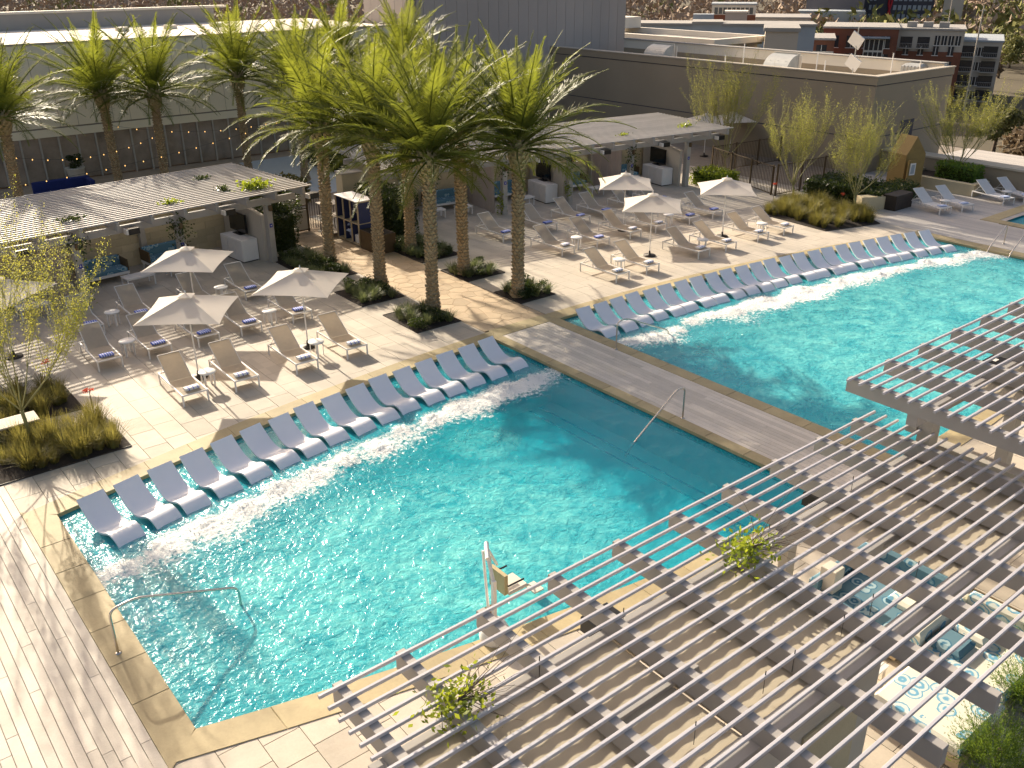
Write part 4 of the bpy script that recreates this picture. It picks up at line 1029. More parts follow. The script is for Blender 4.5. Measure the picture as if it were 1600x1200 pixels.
def pavilion(label, ox, oy, ang, U0, U1, V1, posts, nm, walls, curtains, wallv=4.15):
    rz = ang; t = thing('pavilion', label, 'pavilion', (ox, oy, 0), rz)
    Z = 2.95; ca, sa = cos(ang), sin(ang)
    W = lambda u, v, z=0: (ox + u * ca - v * sa, oy + u * sa + v * ca, z)
    n = 24
    for k in range(n):
        v = .02 + (V1 - .04) * k / (n - 1); obj('roof_slat', MB().box(U0, v - .036, Z - .05, U1, v + .036, Z), M['pav_slat'], t)
    u = U1 - .45; i = 0
    while u > U0:
        if u > U0: obj('beam', MB().box(u - .06, -.12, Z - .33, u + .06, V1 + .1, Z - .052), M['beam'], t)
        u -= 1.25
    for v in (.55, V1 - 1.6): obj('girder', MB().box(U0 + .2, v - .08, Z - .58, U1 - .5, v + .08, Z - .332), M['beam'], t)
    for k, u in enumerate(posts):
        obj('post', MB().box(u - .12, .42, 0, u + .12, .68, Z - .581), M['post'], t); obj('post', MB().box(u - .11, wallv - .3, 0, u + .11, wallv - .06, Z - .581), M['post'], t)
        s = obj('number_plate', MB().box(u - .06, .405, 1.45, u + .06, .418, 1.6), M['signblue'], t); obj('plate_mark', MB().box(u - .018, .40, 1.5, u + .018, .404, 1.55), M['white'], s)
        obj('post_lantern', MB().lathe([(.07, 0), (.08, .02), (.08, .2), (.06, .22)], 10, (u + .02, .36, 2.12)), M['wicker'], t)
        if k % 1 == 0:
            h = obj('heater_box', MB().box(u + 1.75, .1, Z - .62, u + 2.15, .42, Z - .40), M['black'], t); obj('box_face', MB().box(u + 1.68, .12, Z - .60, u + 1.745, .40, Z - .42), M['white'], h)
    # tan block wall at the back, laid in courses
    ua, ub = min(posts) - 3.5, max(posts) + .1; ua = max(ua, U0 + .3)
    wl = obj('back_wall', MB().box(ua, wallv, 0, ub, wallv + .2, 2.35), M['tile_base'], t)
    cw, chh = .8, .295; rest_b = MB(); nb = 0
    for r_ in range(8):
        u = ua - (r_ % 2) * cw / 2
        while u < ub:
            a, b = max(u, ua), min(u + cw, ub); u += cw
            if b - a < .08: continue
            mb = MB().box(-(b - a) / 2 + .004, -.012, -chh / 2 + .004, (b - a) / 2 - .004, .012, chh / 2 - .004)
            nb += 1
            obj('wall_block', mb, M['block'], wl, ((a + b) / 2, wallv - .005, r_ * chh + chh / 2))
    obj('wall_cap', MB().box(ua, wallv - .03, 2.355, ub, wallv + .23, 2.42), M['tile'], wl)
    for u in walls:
        pw = obj('side_wall', MB().add([(u - .07, .75, 0), (u + .07, .75, 0), (u + .07, wallv - .32, 0), (u - .07, wallv - .32, 0), (u - .07, .75, 1.85), (u + .07, .75, 1.85), (u + .07, wallv - .32, 2.3), (u - .07, wallv - .32, 2.3)], [(0, 1, 5, 4), (1, 2, 6, 5), (2, 3, 7, 6), (3, 0, 4, 7), (4, 5, 6, 7), (3, 2, 1, 0)]), M['stucco'], t)
        obj('wall_coping', MB().add([(u - .1, .73, 1.853), (u + .1, .73, 1.853), (u + .1, wallv - .3, 2.303), (u - .1, wallv - .3, 2.303), (u - .1, .73, 1.90), (u + .1, .73, 1.90), (u + .1, wallv - .3, 2.35), (u - .1, wallv - .3, 2.35)], [(0, 1, 5, 4), (1, 2, 6, 5), (2, 3, 7, 6), (3, 0, 4, 7), (4, 5, 6, 7)]), M['tile'], pw)
        w_ = nm + ', %s from the left' % ORD[walls.index(u)]
        tv = thing('television', 'black television on a cabinet in the ' + w_, 'television', W(u - .28, 2.3, .93), rz, 'televisions in the pavilions')
        obj('screen', MB().box(-.03, -.62, .12, .0, .62, .85), M['screen'], tv); obj('bezel', MB().box(.002, -.65, .09, .05, .65, .88), M['black'], tv); obj('stand', MB().box(-.12, -.3, 0, .12, .3, .02).box(-.01, -.08, .02, .03, .08, .12), M['black'], tv)
        cb = thing('cabinet', 'white cabinet under the television in the ' + w_, 'cabinet', W(u - .45, 2.2), rz, 'white cabinets in the pavilions')
        obj('body', MB().bbox(-.36, -1.0, .05, .34, .7, .92, .01), M['white'], cb); obj('plinth', MB().box(-.33, -.95, 0, .3, .65, .048), M['darkplanter'], cb)
        for k in range(3): obj('door', MB().box(-.375, -.96 + k * .55, .1, -.362, -.44 + k * .55, .87), M['white'], cb)
    for i, u in enumerate(curtains):
        rows = []
        nn = 60
        for z in (0.05, 1.2, 2.32):
            rows.append([(u + .045 * sin(j * 1.25) * (1 if z > .5 else 1.25) + .01 * sin(j * .37), .8 + 2.5 * j / nn, z) for j in range(nn + 1)])
        o = obj('curtain', MB().grid(rows, True), M['curtain'], t)
    return t, W
# left pavilion
A1 = radians(6.0); ox, oy = 10.8, 32.95
_, W1 = pavilion('left slatted pavilion with pale grey roof and tan block wall', ox, oy, A1, -9.5, 5.92, 6.25, [-7.1, -3.36, .4, 4.15], 'left pavilion', [4.0], [-3.75, -7.4])
_, W2 = pavilion('right slatted pavilion with pale grey roof before the grey hall', 34.0, 32.35, radians(-8.0), -13.9, 6.5, 6.2, [-11.1, -7.35, -3.6, .15, 3.9], 'right pavilion', [-3.75, 3.65], [-7.75, -.25])
z6 = radians(6); z8 = radians(-8)
sofa('teal floral sofa with wicker sides at the middle of the left pavilion', W1(-1.75, 2.55), z6, 1.75)
sofa('teal floral sofa at the right of the left pavilion, behind the umbrella', W1(.9, 2.8), z6, 1.7)
sofa('teal floral sofa at the left end of the left pavilion behind the palo verde', W1(-5.6, 1.9), z6, 1.9)
low_table('white coffee table before the middle sofa, left pavilion', W1(-1.0, 1.55), z6, 1.1, .6)
low_table('white coffee table at the left end of the left pavilion', W1(-5.0, 1.0), z6, 1.0, .6)
low_table('small white table behind the top umbrella, left pavilion', W1(.6, 1.9), z6, .6, .5)
for i, (u, v) in enumerate(((-1.9, 2.7), (1.7, 2.9), (-5.9, 2.9), (-9.3, 2.8))): sofa('teal floral sofa in the right pavilion, %s from the right' % ORD[[1, 0, 2, 3][i]], W2(u, v), z8, 1.9)
for i, (u, v) in enumerate(((-1.3, 1.5), (-5.5, 1.6), (-9.0, 1.6), (-10.4, 1.7))): low_table('white coffee table in the right pavilion, %s from the right' % ORD[i], W2(u, v), z8, .8, .5)
clump('leafy vine on the top of the left front post of the left pavilion', W1(-3.3, .5, 2.35), .45, .3, .5, 260, 1, 'dark_leaf'); clump('leafy vine round the middle front post of the left pavilion', W1(.4, .45, 2.1), .5, .3, .7, 380, 2, 'dark_leaf')
clump('sparse vine climbing the left front post of the left pavilion', W1(-3.2, .5, 1.1), .25, .2, 1.3, 110, 3)
clump('bright green vine heap on the right end of the left pavilion roof', W1(4.0, 1.1, 3.05), .75, .5, .22, 420, 4, size=.075); clump('small green vine on the left pavilion roof above the middle post', W1(.5, 1.1, 3.0), .4, .3, .1, 110, 5)
clump('dark vine on the left pavilion roof above the curtain', W1(-3.1, 1.2, 3.0), .5, .4, .1, 120, 6, 'dark_leaf'); clump('dark vine tuft on the left pavilion roof near its right end', W1(2.9, 1.6, 3.0), .3, .3, .14, 90, 7, 'dark_leaf'); clump('dark vine tuft at the back of the left pavilion roof', W1(3.4, 4.2, 3.0), .4, .3, .1, 80, 8, 'dark_leaf')
clump('vine on the post of the right pavilion left of the television', W2(-3.6, .45, 2.2), .4, .25, .5, 220, 9, 'dark_leaf'); clump('vine on the post between curtain and block wall, right pavilion', W2(.15, .45, 2.0), .35, .25, .8, 300, 10, 'dark_leaf')
clump('vine on the post right of the first curtain, right pavilion', W2(-7.35, .45, 2.2), .45, .25, .45, 220, 11, 'dark_leaf'); clump('bright vine foot at the post right of the first curtain, right pavilion', W2(-7.55, .5, .6), .3, .25, .7, 180, 12)
clump('bright vine on the right end of the right pavilion roof', W2(4.6, 1.6, 3.02), .6, .3, .12, 130, 13); clump('bright vine tuft at the post left of the television, right pavilion', W2(-3.75, .4, .8), .3, .2, .5, 110, 14)
clump('small bright tuft in the middle of the right pavilion roof', W2(.1, 1.2, 3.0), .3, .2, .08, 50, 15); clump('vine at the leftmost post of the right pavilion', W2(-11.1, .5, 2.1), .3, .2, .6, 140, 16, 'dark_leaf')

# ------------------------------------------------------------------ things by the walk
sh = thing('towel_shelf', 'tall navy towel cabinet with pale wood frame beside the walk', 'shelf', (18.62, 33.5, 0))
L_, D_, H_ = 1.85, .85, 1.95   # length along Y
obj('body_panel', MB().box(.78, 0, .1, .82, L_, H_ - .04).box(.05, -.0, .1, .82, .03, H_ - .04).box(.05, L_ - .03, .1, .82, L_, H_ - .04), M['navy'], sh)
obj('top_board', MB().bbox(-.03, -.03, H_ - .04, .86, L_ + .03, H_, .006), M['white'], sh)
for k in range(4): obj('upright', MB().box(0, k * L_ / 3 - .025, .06, .05, k * L_ / 3 + .025, H_ - .04), M['wood'], sh)
for z in (.06, .95): obj('shelf_board', MB().box(.0, .03, z, .78, L_ - .03, z + .04), M['wood'], sh)
obj('end_trim', MB().box(.05, -.015, .95, .82, -.002, .99).box(.8, -.015, .1, .84, -.002, H_ - .04).box(.05, -.015, H_ - .08, .82, -.002, H_ - .041), M['wood'], sh)
for k in range(2): obj('divider', MB().box(.06, (k + 1) * L_ / 3 - .012, .1, .78, (k + 1) * L_ / 3 + .012, H_ - .04), M['navy'], sh)
obj('inner_shelf', MB().box(.1, .06, 1.42, .75, .58, 1.45), M['wood'], sh)
tag(obj('towel_pile', leaf_mesh0(5, .22, .2, .42, 120, .12), M['towel_pale'], None, (18.95, 34.42, .62)), 'heap of used towels in the towel cabinet', 'towel pile')
tag(obj('folded_towels', MB().bbox(18.72, 33.62, .11, 19.1, 34.0, .45, .03), M['towel_white'], None), 'folded white towels in the lower cabinet bay', 'towels')
t = thing('serving_stand', 'slim brown metal stand with pale shelves left of the towel cabinet', 'stand', (18.3, 35.7, 0))
for sx in (0, .7):
    for sy in (0, .6): obj('leg', MB().box(sx, sy, 0, sx + .03, sy + .03, 1.45), M['corten'], t)
for z in (.15, .85, 1.42): obj('shelf', MB().box(-.1, -.1, z, .83, .73, z + .03), M['tile'], t)
t = thing('planter_box', 'large brown steel planter beside the towel cabinet', 'planter', (18.6, 32.0, 0))
obj('steel_side', MB().box(0, 0, 0, .9, 1.35, .8), M['corten'], t); obj('soil', MB().box(.04, .04, .805, .86, 1.31, .815), M['soil'], t)
plant(random.choice(LV), 19.05, 32.6, 'small shrub in the large brown planter', 'shrub', None, .7, .8)
t = thing('gate', 'brown metal pool gate with solid lower panel at the end of the walk', 'gate', (17.0, 37.2, 0))
for x in (0, 1.15, 1.9): obj('post', MB().box(x, 0, 0, x + .08, .08, 1.75), M['corten'], t)
obj('lower_panel', MB().box(.09, .02, .12, 1.14, .06, 1.0), M['stucco'], t); obj('upper_panel', MB().box(.09, .02, 1.25, 1.14, .06, 1.68), M['stucco'], t)
for z in (.06, 1.03, 1.18, 1.71): obj('rail', MB().box(.08, .01, z, 1.15, .07, z + .05), M['corten'], t)
for k in range(5): obj('bar', MB().box(1.3 + k * .12, .03, .1, 1.32 + k * .12, .05, 1.7), M['corten'], t)
t = thing('potted_tree', 'round leafy shrub in an off white pot by the pavilion end', 'potted tree', (16.55, 35.9, 0))
obj('pot', MB().lathe([(.24, 0), (.3, .3), (.36, .62), (.38, .64), (.34, .65), (.3, .55)], 18), M['pot'], t); obj('crown', leaf_mesh(77, .75, .75, 1.0, 3000, .06, 1.55), M['dark_leaf'], t)
obj('stem', MB().tube([(0, 0, .5), (0, 0, 1.2)], .04, 6), M['bark'], t)
t = thing('masonry_block', 'tall tan block pillar behind the towel cabinet', 'pillar', (20.3, 37.7, 0), radians(-8)); obj('shaft', MB().box(0, 0, 0, 1.0, .8, 2.15), M['block'], t); obj('cap', MB().box(-.03, -.03, 2.153, 1.03, .83, 2.22), M['tile'], t)
# behind the left pavilion
bs = obj('brown_yard', MB().add([(-14, 39.6, .004), (40, 39.6, .004), (40, 55.6, .004), (-14, 55.6, .004)], [(0, 1, 2, 3)]), M['brown_floor'], kind='structure')
obj('pale_paving', MB().add([(20.6, 43.0, .009), (31.0, 44.6, .009), (30.5, 54.0, .009), (22.2, 54.0, .009)], [(0, 1, 2, 3)]), M['pale_paving'], kind='structure')
t = thing('sofa', 'long navy sofa seen from behind above the left pavilion roof', 'sofa', (11.5, 50.6, 0), 0)
obj('back_cushion', MB().bbox(-1.4, .75, .3, 1.4, 1.0, .95, .06), M['navy_cloth'], t); obj('seat_cushion', MB().bbox(-1.4, 0, .2, 1.4, .75, .48, .06), M['navy_cloth'], t); obj('arm', MB().bbox(1.15, -.1, .2, 1.4, .75, .9, .06), M['navy_cloth'], t); obj('base', MB().box(-1.35, .05, 0, 1.35, .95, .2), M['darkplanter'], t)
t = thing('pot_plant', 'conical off white pot with a shrub before the glass front', 'potted plant', (12.9, 54.0, 0)); obj('pot', MB().lathe([(.3, 0), (.48, .9), (.52, .95), (.45, .95)], 18), M['pot'], t); obj('crown', leaf_mesh(78, .5, .5, .45, 700, .07, 1.25), M['dark_leaf'], t)
low_table('white table beside the navy sofa', (9.6, 51.0, 0), 0, .9, .6)
# festoon lights strung between the palms
def festoon(label, a, b, sag, n):
    t = thing('string_lights', label, 'string lights', a, group='string lights'); A, B = Vector(a), Vector(b); pts = []
    for k in range(25):
        f = k / 24; p = (B - A) * f; p.z -= sag * 4 * f * (1 - f); pts.append(p)
    obj('cable', MB().tube(pts, .006, 4), M['string'], t)
    bm_ = MB().lathe([(.008, 0), (.022, -.02), (.025, -.045), (.01, -.065)], 8).mesh('bulb'); bm_.materials.append(M['bulb'])
    for k in range(n):
        f = (k + .5) / n; p = (B - A) * f; p.z -= sag * 4 * f * (1 - f); o = bpy.data.objects.new('bulb', bm_); COL.objects.link(o); o.parent = t; o.location = p
festoon('lowest string of warm bulbs before the glass front', (8.4, 46.4, 1.9), (22.9, 46.7, 3.6), .35, 16); festoon('middle string of warm bulbs before the glass front', (8.4, 46.4, 3.2), (16.0, 49.0, 3.0), .55, 11); festoon('highest string of warm bulbs before the glass front', (13.9, 49.8, 3.6), (26.5, 50.2, 3.4), .8, 14)
# ------------------------------------------------------------------ near pergolas
def pergola(label, xa, xb, Z, ys, beams, y0, y1, gird):
    t = thing('pergola', label, 'pergola', (xa, 0, 0)); X = lambda x: x - xa
    for y in ys: obj('slat', MB().bbox(X(xa), y - .021, Z - .046, X(xb), y + .021, Z, .004), M['slat'], t)
    for x in beams: obj('beam', MB().bbox(X(x) - .065, y0, Z - .33, X(x) + .065, y1, Z - .048, .006), M['beam'], t)
    for (ga, gb, y, wd) in gird: obj('girder', MB().bbox(X(ga), y - wd / 2, Z - .56, X(gb), y + wd / 2, Z - .333, .006), M['beam'], t)
    return t, X
ZM = 2.98
ysm = [8.05 - .2443 * k for k in range(21)]
tm, XM = pergola('main near pergola of grey slats over taupe beams, lower right', 3.44, 15.58, ZM, ysm, [3.75, 4.67, 5.97, 7.27, 8.58, 9.86, 11.18, 12.52, 13.85, 15.05], 2.9, 8.17, [(3.5, 15.4, 6.94, .2), (6.2, 7.7, 5.78, .12), (11.5, 13.1, 5.78, .12), (3.5, 15.4, 4.5, .26)])
for x in (3.9, 7.65, 11.4, 15.15): obj('post', MB().box(XM(x) - .12, 6.86, 0, XM(x) + .12, 7.02, ZM - .565), M['post'], tm)
obj('rear_wall', MB().box(XM(3.6), 4.42, 0, XM(9.95), 4.58, ZM - .565), M['stucco'], tm)
obj('wall_door', MB().box(XM(8.2), 4.385, .02, XM(9.5), 4.415, 2.1), M['block'], tm)
for x in (4.4, 5.9, 7.4, 10.6, 12.9): obj('strap_pin', MB().tube([(XM(x), 6.83, ZM), (XM(x), 6.83, ZM + .07)], .008, 5).tube([(XM(x), 6.83, ZM - .062), (XM(x), 6.83, ZM - .3)], .005, 4), M['black'], tm)
for x in (6.6, 7.9, 8.5, 9.6, 10.3, 11.5): obj('strap_pin', MB().tube([(XM(x), 4.87, ZM), (XM(x), 4.87, ZM + .06)], .008, 5).tube([(XM(x), 4.87, ZM - .062), (XM(x), 4.87, ZM - .3)], .005, 4), M['black'], tm)
# shade cloths stretched under the beams, rippled along their length
def cloth(parent, X, x0, x1, y0, y1, z, lab=None):
    n = int((x1 - x0) / .035); rows = []
    for j in range(9):
        y = y0 + (y1 - y0) * j / 8
        rows.append([(X(x0 + (x1 - x0) * i / n), y, z + .0055 * sin(i * .035 * 2 * pi / .34 + .9 * sin(i * .043)) * (.6 + .4 * sin(i * .031)) - .02 * sin(pi * j / 8)) for i in range(n + 1)])
    mb = MB().grid(rows, True); mb.grid([[(a, b, c - .006) for a, b, c in r_] for r_ in rows], True, True)
    obj('shade_cloth', mb, M['canopy'], parent)
ZC = ZM - .375
for (a, b) in ((3.7, 7.2), (7.23, 10.15)): cloth(tm, XM, a, b, 4.65, 6.83, ZC)
cloth(tm, XM, 12.1, 15.3, 4.65, 6.83, ZC)
ZR = 3.85; xr = 14.67
tr_, XR = pergola('second near pergola, higher, at the right edge over the far pool corner', xr, 31.0, ZR, [8.22 - .2443 * k for k in range(21)], [14.92 + 1.31 * k for k in range(13)], 3.05, 8.33, [(14.9, 30.8, 6.98, .2), (14.9, 30.8, 4.55, .26)])
for x in (15.7, 19.6, 23.5, 27.4): obj('post', MB().box(XR(x) - .16, 6.87, 0, XR(x) + .16, 7.13, ZR - .565), M['post'], tr_)
obj('post_corbel', MB().box(XR(15.7) - .2, 7.15, ZR - 1.0, XR(15.7) + .2, 7.35, ZR - .57), M['post'], tr_)
obj('side_girder', MB().box(XR(15.85), 2.8, 2.42, XR(16.15), 7.1, 2.62), M['post'], tr_)
for (a, b) in ((16.3, 20.1), (20.2, 24.0), (24.1, 28.0)): cloth(tr_, XR, a, b, 4.7, 6.85, ZR - .375)
# hanging speaker boxes
for x, y, z, nm in ((7.6, 7.4, 2.2, 'left of two under the main near pergola'), (12.95, 7.4, 2.2, 'right of two under the main near pergola'), (19.2, 7.45, 3.0, 'under the second near pergola')):
    t = thing('speaker_box', 'black hanging box ' + nm, 'speaker', (x, y, z), group='black boxes hung from the near pergolas'); obj('housing', MB().bbox(-.26, -.2, 0, .26, .2, .28, .03), M['black'], t); obj('bracket', MB().box(-.03, -.34, .2, .03, -.2, .42), M['black'], t); obj('face_plate', MB().box(-.18, -.05, .285, -.02, .1, .295), M['white'], t)
# vines
def twig_vine(label, x, y, z, seed, s):
    t = thing('vine', label, 'vine', (x, y, z), group='leafy vines on the near pergola'); r = random.Random(seed)
    obj('leaves', leaf_mesh0(seed, .55 * s, .42 * s, .34 * s, int(520 * s), .045), M['bright_leaf'], t); br = MB()
    for k in range(26):
        a = r.uniform(-.6, .9); L = r.uniform(.5, 1.7) * s; pts = [Vector((0, 0, 0))]; d = Vector((cos(a), sin(a) * .4, r.uniform(-.3, .3)))
        for _ in range(5): d = (d + Vector((r.gauss(0, .25), r.gauss(0, .25), r.gauss(0, .2)))).normalized(); pts.append(pts[-1] + d * L / 5)
        br.tube(pts, [.007, .006, .005, .004, .003, .002], 4, False)
    obj('twigs', br, M['bark'], t)
twig_vine('bright leafy vine with dry twigs at the lower left of the main near pergola', 4.65, 6.86, 3.05, 3, .85); twig_vine('bright leafy vine in the middle of the main near pergola', 9.75, 6.63, 3.05, 5, .95)
# lounge furniture below
def big_sofa(label, x, y, rz, L, D, m, pillows=()):
    t = thing('sofa', label, 'sofa', (x, y, 0), rz, 'floral lounge seats under the near pergola')
    obj('base', MB().box(-L / 2, -D / 2, .08, L / 2, D / 2, .3), M['wood'], t); obj('seat_cushion', MB().bbox(-L / 2 + .03, -D / 2 + .02, .302, L / 2 - .25, D / 2 - .03, .48, .05), M[m], t)
    obj('back_cushion', MB().bbox(L / 2 - .24, -D / 2 + .02, .302, L / 2 - .04, D / 2 - .03, .85, .06), M[m], t); obj('back_board', MB().box(L / 2 - .035, -D / 2, .3, L / 2, D / 2, .82), M['wicker'], t)
    obj('arm_cushion', MB().bbox(-L / 2 + .1, D / 2 - .025, .302, L / 2 - .05, D / 2 + .16, .72, .05), M[m], t)
    for k, (px, py, pm_) in enumerate(pillows): obj('pillow', MB().bbox(px - .28, py - .28, .484, px + .28, py + .28, .62, .06), M[pm_], t)
big_sofa('dark teal floral sofa under the main near pergola opening', 13.75, 6.3, 0, 2.0, 1.7, 'floral_dark', ((.1, -.4, 'floral_pale'),))
big_sofa('pale floral corner sofa under the near pergola, lower right', 13.75, 4.45, 0, 1.9, 1.5, 'floral_pale', ((.2, .3, 'floral_pale'), (-.4, .4, 'floral_dark')))
t = thing('daybed', 'wide pale floral daybed under the near pergola, lower right', 'daybed', (12.05, 4.35, 0)); obj('base', MB().box(-.75, -.75, .06, .72, .75, .28), M['wood'], t); obj('mattress', MB().bbox(-.72, -.72, .282, .7, .72, .46, .05), M['floral_pale'], t)
low_table('slatted tan table beside the daybed', (11.75, 5.55, 0), 0, .8, .6, .45)
tag(obj('pillar_box', MB().bbox(13.0, 6.9, 0, 13.3, 7.2, .95, .01), M['pot'], None), 'pale square stand behind the teal sofa', 'stand')
# ------------------------------------------------------------------ buildings round the deck
b1 = thing('glass_hall', 'long tan building with glass ground floor at the upper left', 'building', (0, 55.6, 0))
XL, XR_ = -6.0, 36.4; npan = int((XR_ - XL) / .95)
wall = obj('wall', MB().box(XL, .02, 2.42, XR_, .4, 7.15), M['tile_base'], b1)
for k in range(npan): obj('wall_panel', MB().box(XL + k * .95 + .012, -.01, 2.92, XL + (k + 1) * .95 - .012, .018, 7.15), M['wall_panel'], wall)
obj('lower_band', MB().box(XL, -.03, 2.42, XR_, .018, 2.84), M['wall_panel'], wall)
obj('roof', MB().box(XL, .4, 6.6, XR_, 16.0, 7.0), M['roof_white'], b1); obj('roof_edge', MB().box(XL, -.06, 7.152, XR_, .5, 7.25), M['tile'], b1)
obj('rear_parapet', MB().box(XL, 16.0, 6.0, 29.0, 16.5, 8.0), M['roof_grey'], b1); obj('parapet_cap', MB().box(XL, 15.9, 8.003, 30.0, 16.7, 8.15), M['roof_white'], b1)
obj('back_room', MB().box(XL, 3.0, 0, XR_, 3.2, 2.4), M['brown_floor'], b1)
pane = MB().box(-.44, .06, .06, .44, .075, 2.40).mesh('pane'); pane.materials.append(M['hall_glass']); mul = MB().box(-.045, -.02, 0, .045, .12, 2.415).mesh('mullion'); mul.materials.append(M['mullion'])
for k in range(int((34.6 - 3) / .975)):
    x = 3 + k * .975; o = obj('mullion', mul, None, b1, (x, 0, 0)); o = obj('window_pane', pane, None, b1, (x + .4875, 0, 0))
obj('solid_base', MB().box(XL, .04, 0, 2.9, .38, 2.41).box(34.5, .04, 0, XR_, .38, 2.41), M['wall_panel'], b1)
for k in range(3): obj('roof_curb', MB().box(20 + k * 3.2, 10, 7.0, 20.7 + k * 3.2, 10.7, 7.25), M['roof_white'], b1)

b2 = thing('tower_block', 'tall mauve grey windowless block with vertical panel seams, top centre', 'building', (36.8, 56.5, 0))
obj('core', MB().box(.03, .03, -18, 20.6, 6.3, 9.8), M['wall_b2'], b2); obj('tower_core', MB().box(7.0, .5, 9.8, 12.5, 6.2, 30), M['wall_b2'], b2)
pw = .936
for k in range(22): obj('facade_panel', MB().box(k * pw + .012, -.02, 3.0, (k + 1) * pw - .012, .028, 9.7), M['wall_b2'], b2)
for k in range(6): obj('facade_panel', MB().box(-.02, k * 1.05 + .06, 3.0, .028, (k + 1) * 1.05 + .03, 9.7), M['wall_b2'], b2)
obj('corner_pier', MB().box(-.2, -.2, 0, .25, .25, 9.9), M['mauve'], b2)

b3 = thing('grey_hall', 'large grey tan windowless hall with parapet roof at the right', 'building', (48.0, 28.0, 0))
obj('wall_left', MB().box(0, 0, -18, .4, 27, 4.72), M['wall_b3'], b3); obj('wall_front', MB().box(.4, 0, -18, 8.25, .4, 4.72), M['wall_b3'], b3); obj('wall_right', MB().box(7.85, .4, -18, 8.25, 27, 4.72), M['wall_b3'], b3)
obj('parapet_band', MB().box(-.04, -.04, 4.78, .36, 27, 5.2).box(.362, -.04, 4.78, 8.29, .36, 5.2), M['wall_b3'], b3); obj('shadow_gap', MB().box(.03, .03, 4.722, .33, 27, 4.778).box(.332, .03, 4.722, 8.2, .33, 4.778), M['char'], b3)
obj('parapet_cap', MB().box(-.08, -.08, 5.203, .42, 27, 5.26).box(.422, -.08, 5.203, 8.33, .42, 5.26), M['tile'], b3)
obj('rear_parapet', MB().box(7.86, .42, 4.72, 8.2, 27, 5.35), M['roof_white'], b3); obj('roof', MB().box(.4, .4, 3.9, 7.85, 27, 4.2), M['roof_white'], b3); obj('rear_cap', MB().box(7.75, .42, 5.353, 8.35, 27, 5.42), M['roof_grey'], b3)
for z in (1.9,): obj('wall_seam', MB().box(-.012, -.012, z, .0, 27, z + .05).box(.0, -.012, z, 8.25, -.001, z + .05), M['char'], b3)
obj('doorway', MB().box(3.2, -.03, 0, 4.6, -.005, 2.6), M['char'], b3)
def hood(x, y, lab):
    t = thing('exhaust_hood', lab, 'exhaust hood', (x, y, 4.2), group='curved exhaust hoods on the grey hall'); r = 1.25; pr = [(0, 0)] + [(-r * sin(a), r * cos(a)) for a in [k * pi / 2 / 10 for k in range(11)]]
    mb = MB(); n = len(pr); vs = [(px, yy, pz) for yy in (0, 1.9) for px, pz in pr]; mb.add(vs, [tuple(range(n)), tuple(range(2 * n - 1, n - 1, -1))] + [(i, n + i, n + (i + 1) % n, (i + 1) % n) for i in range(n)]); obj('hood_shell', mb, M['metal'], t)
    obj('side_panel', MB().box(.02, -.05, 0, .1, 1.95, 1.35), M['roof_white'], t); obj('panel', MB().box(.6, .2, 0, .68, 2.1, 1.15), M['roof_white'], t)
    for k in range(3): obj('hood_rib', MB().box(-.9, .3 + k * .6, .02, -.02, .33 + k * .6, r - .35), M['roof_grey'], t)
hood(53.2, 47.4, 'curved grey exhaust hood on the grey hall, beside the tower'); hood(53.6, 37.0, 'curved cream exhaust hood on the grey hall, nearer its corner')
t = thing('antenna_mast', 'rooftop mast with two white square panels on the grey hall', 'antenna', (53.6, 33.0, 4.2)); obj('mast', MB().tube([(0, 0, 0), (0, 0, 3.1)], .035, 6), M['metal'], t)
for z in (1.05, 2.35): obj('panel', MB().box(-.03, -.42, -.42, .03, .42, .42, Matrix.Translation((-.1, 0, z)) @ Matrix.Rotation(radians(-18), 4, 'Y') @ Matrix.Rotation(radians(35), 4, 'X')), M['white'], t)
t = thing('roof_unit', 'ribbed grey rooftop unit near the corner of the grey hall', 'roof unit', (55.4, 30.0, 4.2)); obj('casing', MB().bbox(-.5, -.6, .3, .5, .6, 1.1, .15), M['metal'], t)
for k in range(5): obj('fin', MB().box(-.52, -.5 + k * .22, .4, .52, -.46 + k * .22, 1.0), M['roof_grey'], t)
for sx in (-.4, .4): obj('leg', MB().box(sx - .03, -.5, 0, sx + .03, .5, .3), M['metal'], t)
for i, (x, y) in enumerate(((53.0, 34.6), (54.5, 36.2), (55.4, 31.5), (51.2, 41.0), (54.9, 29.4), (54.4, 42.0))): tag(obj('vent_pipe', MB().tube([(x, y, 4.2), (x, y, 5.3 + .25 * (i % 3))], .04, 6), M['white'], None), 'thin white roof vent pipe on the grey hall, %s from the left' % ORD[[2, 3, 4, 1, 5, 0][i]], 'vent pipe', 'vent pipes on the grey hall')
# side yard: fence, hut, planters, parapet wall
def fence(label, a, b, h):
    A, B = Vector((*a, 0)), Vector((*b, 0)); d = (B - A); L = d.length; t = thing('fence', label, 'fence', a + (0,), atan2(d.y, d.x), 'brown metal picket fences')
    n = int(L / .13); pk = MB().box(-.012, -.008, .08, .012, .008, h - .04).mesh('picket'); pk.materials.append(M['corten'])
    for k in range(n): obj('picket', pk, None, t, (.07 + k * .13, 0, 0))
    for z in (.06, h - .06): obj('rail', MB().box(0, -.02, z, L, .02, z + .04), M['corten'], t)
    for k in range(int(L / 1.9) + 1): obj('post', MB().box(k * 1.9 - .035, -.035, 0, k * 1.9 + .035, .035, h + .03), M['corten'], t)
fence('brown picket fence from the right pavilion to the five-sided bed', (41.6, 33.6), (39.75, 28.0), 1.5); fence('brown picket fence beside the dark shrubs', (39.8, 27.9), (44.6, 27.6), 1.6); fence('brown picket fence piece at the right pavilion end', (41.7, 33.7), (47.6, 33.2), 1.5)
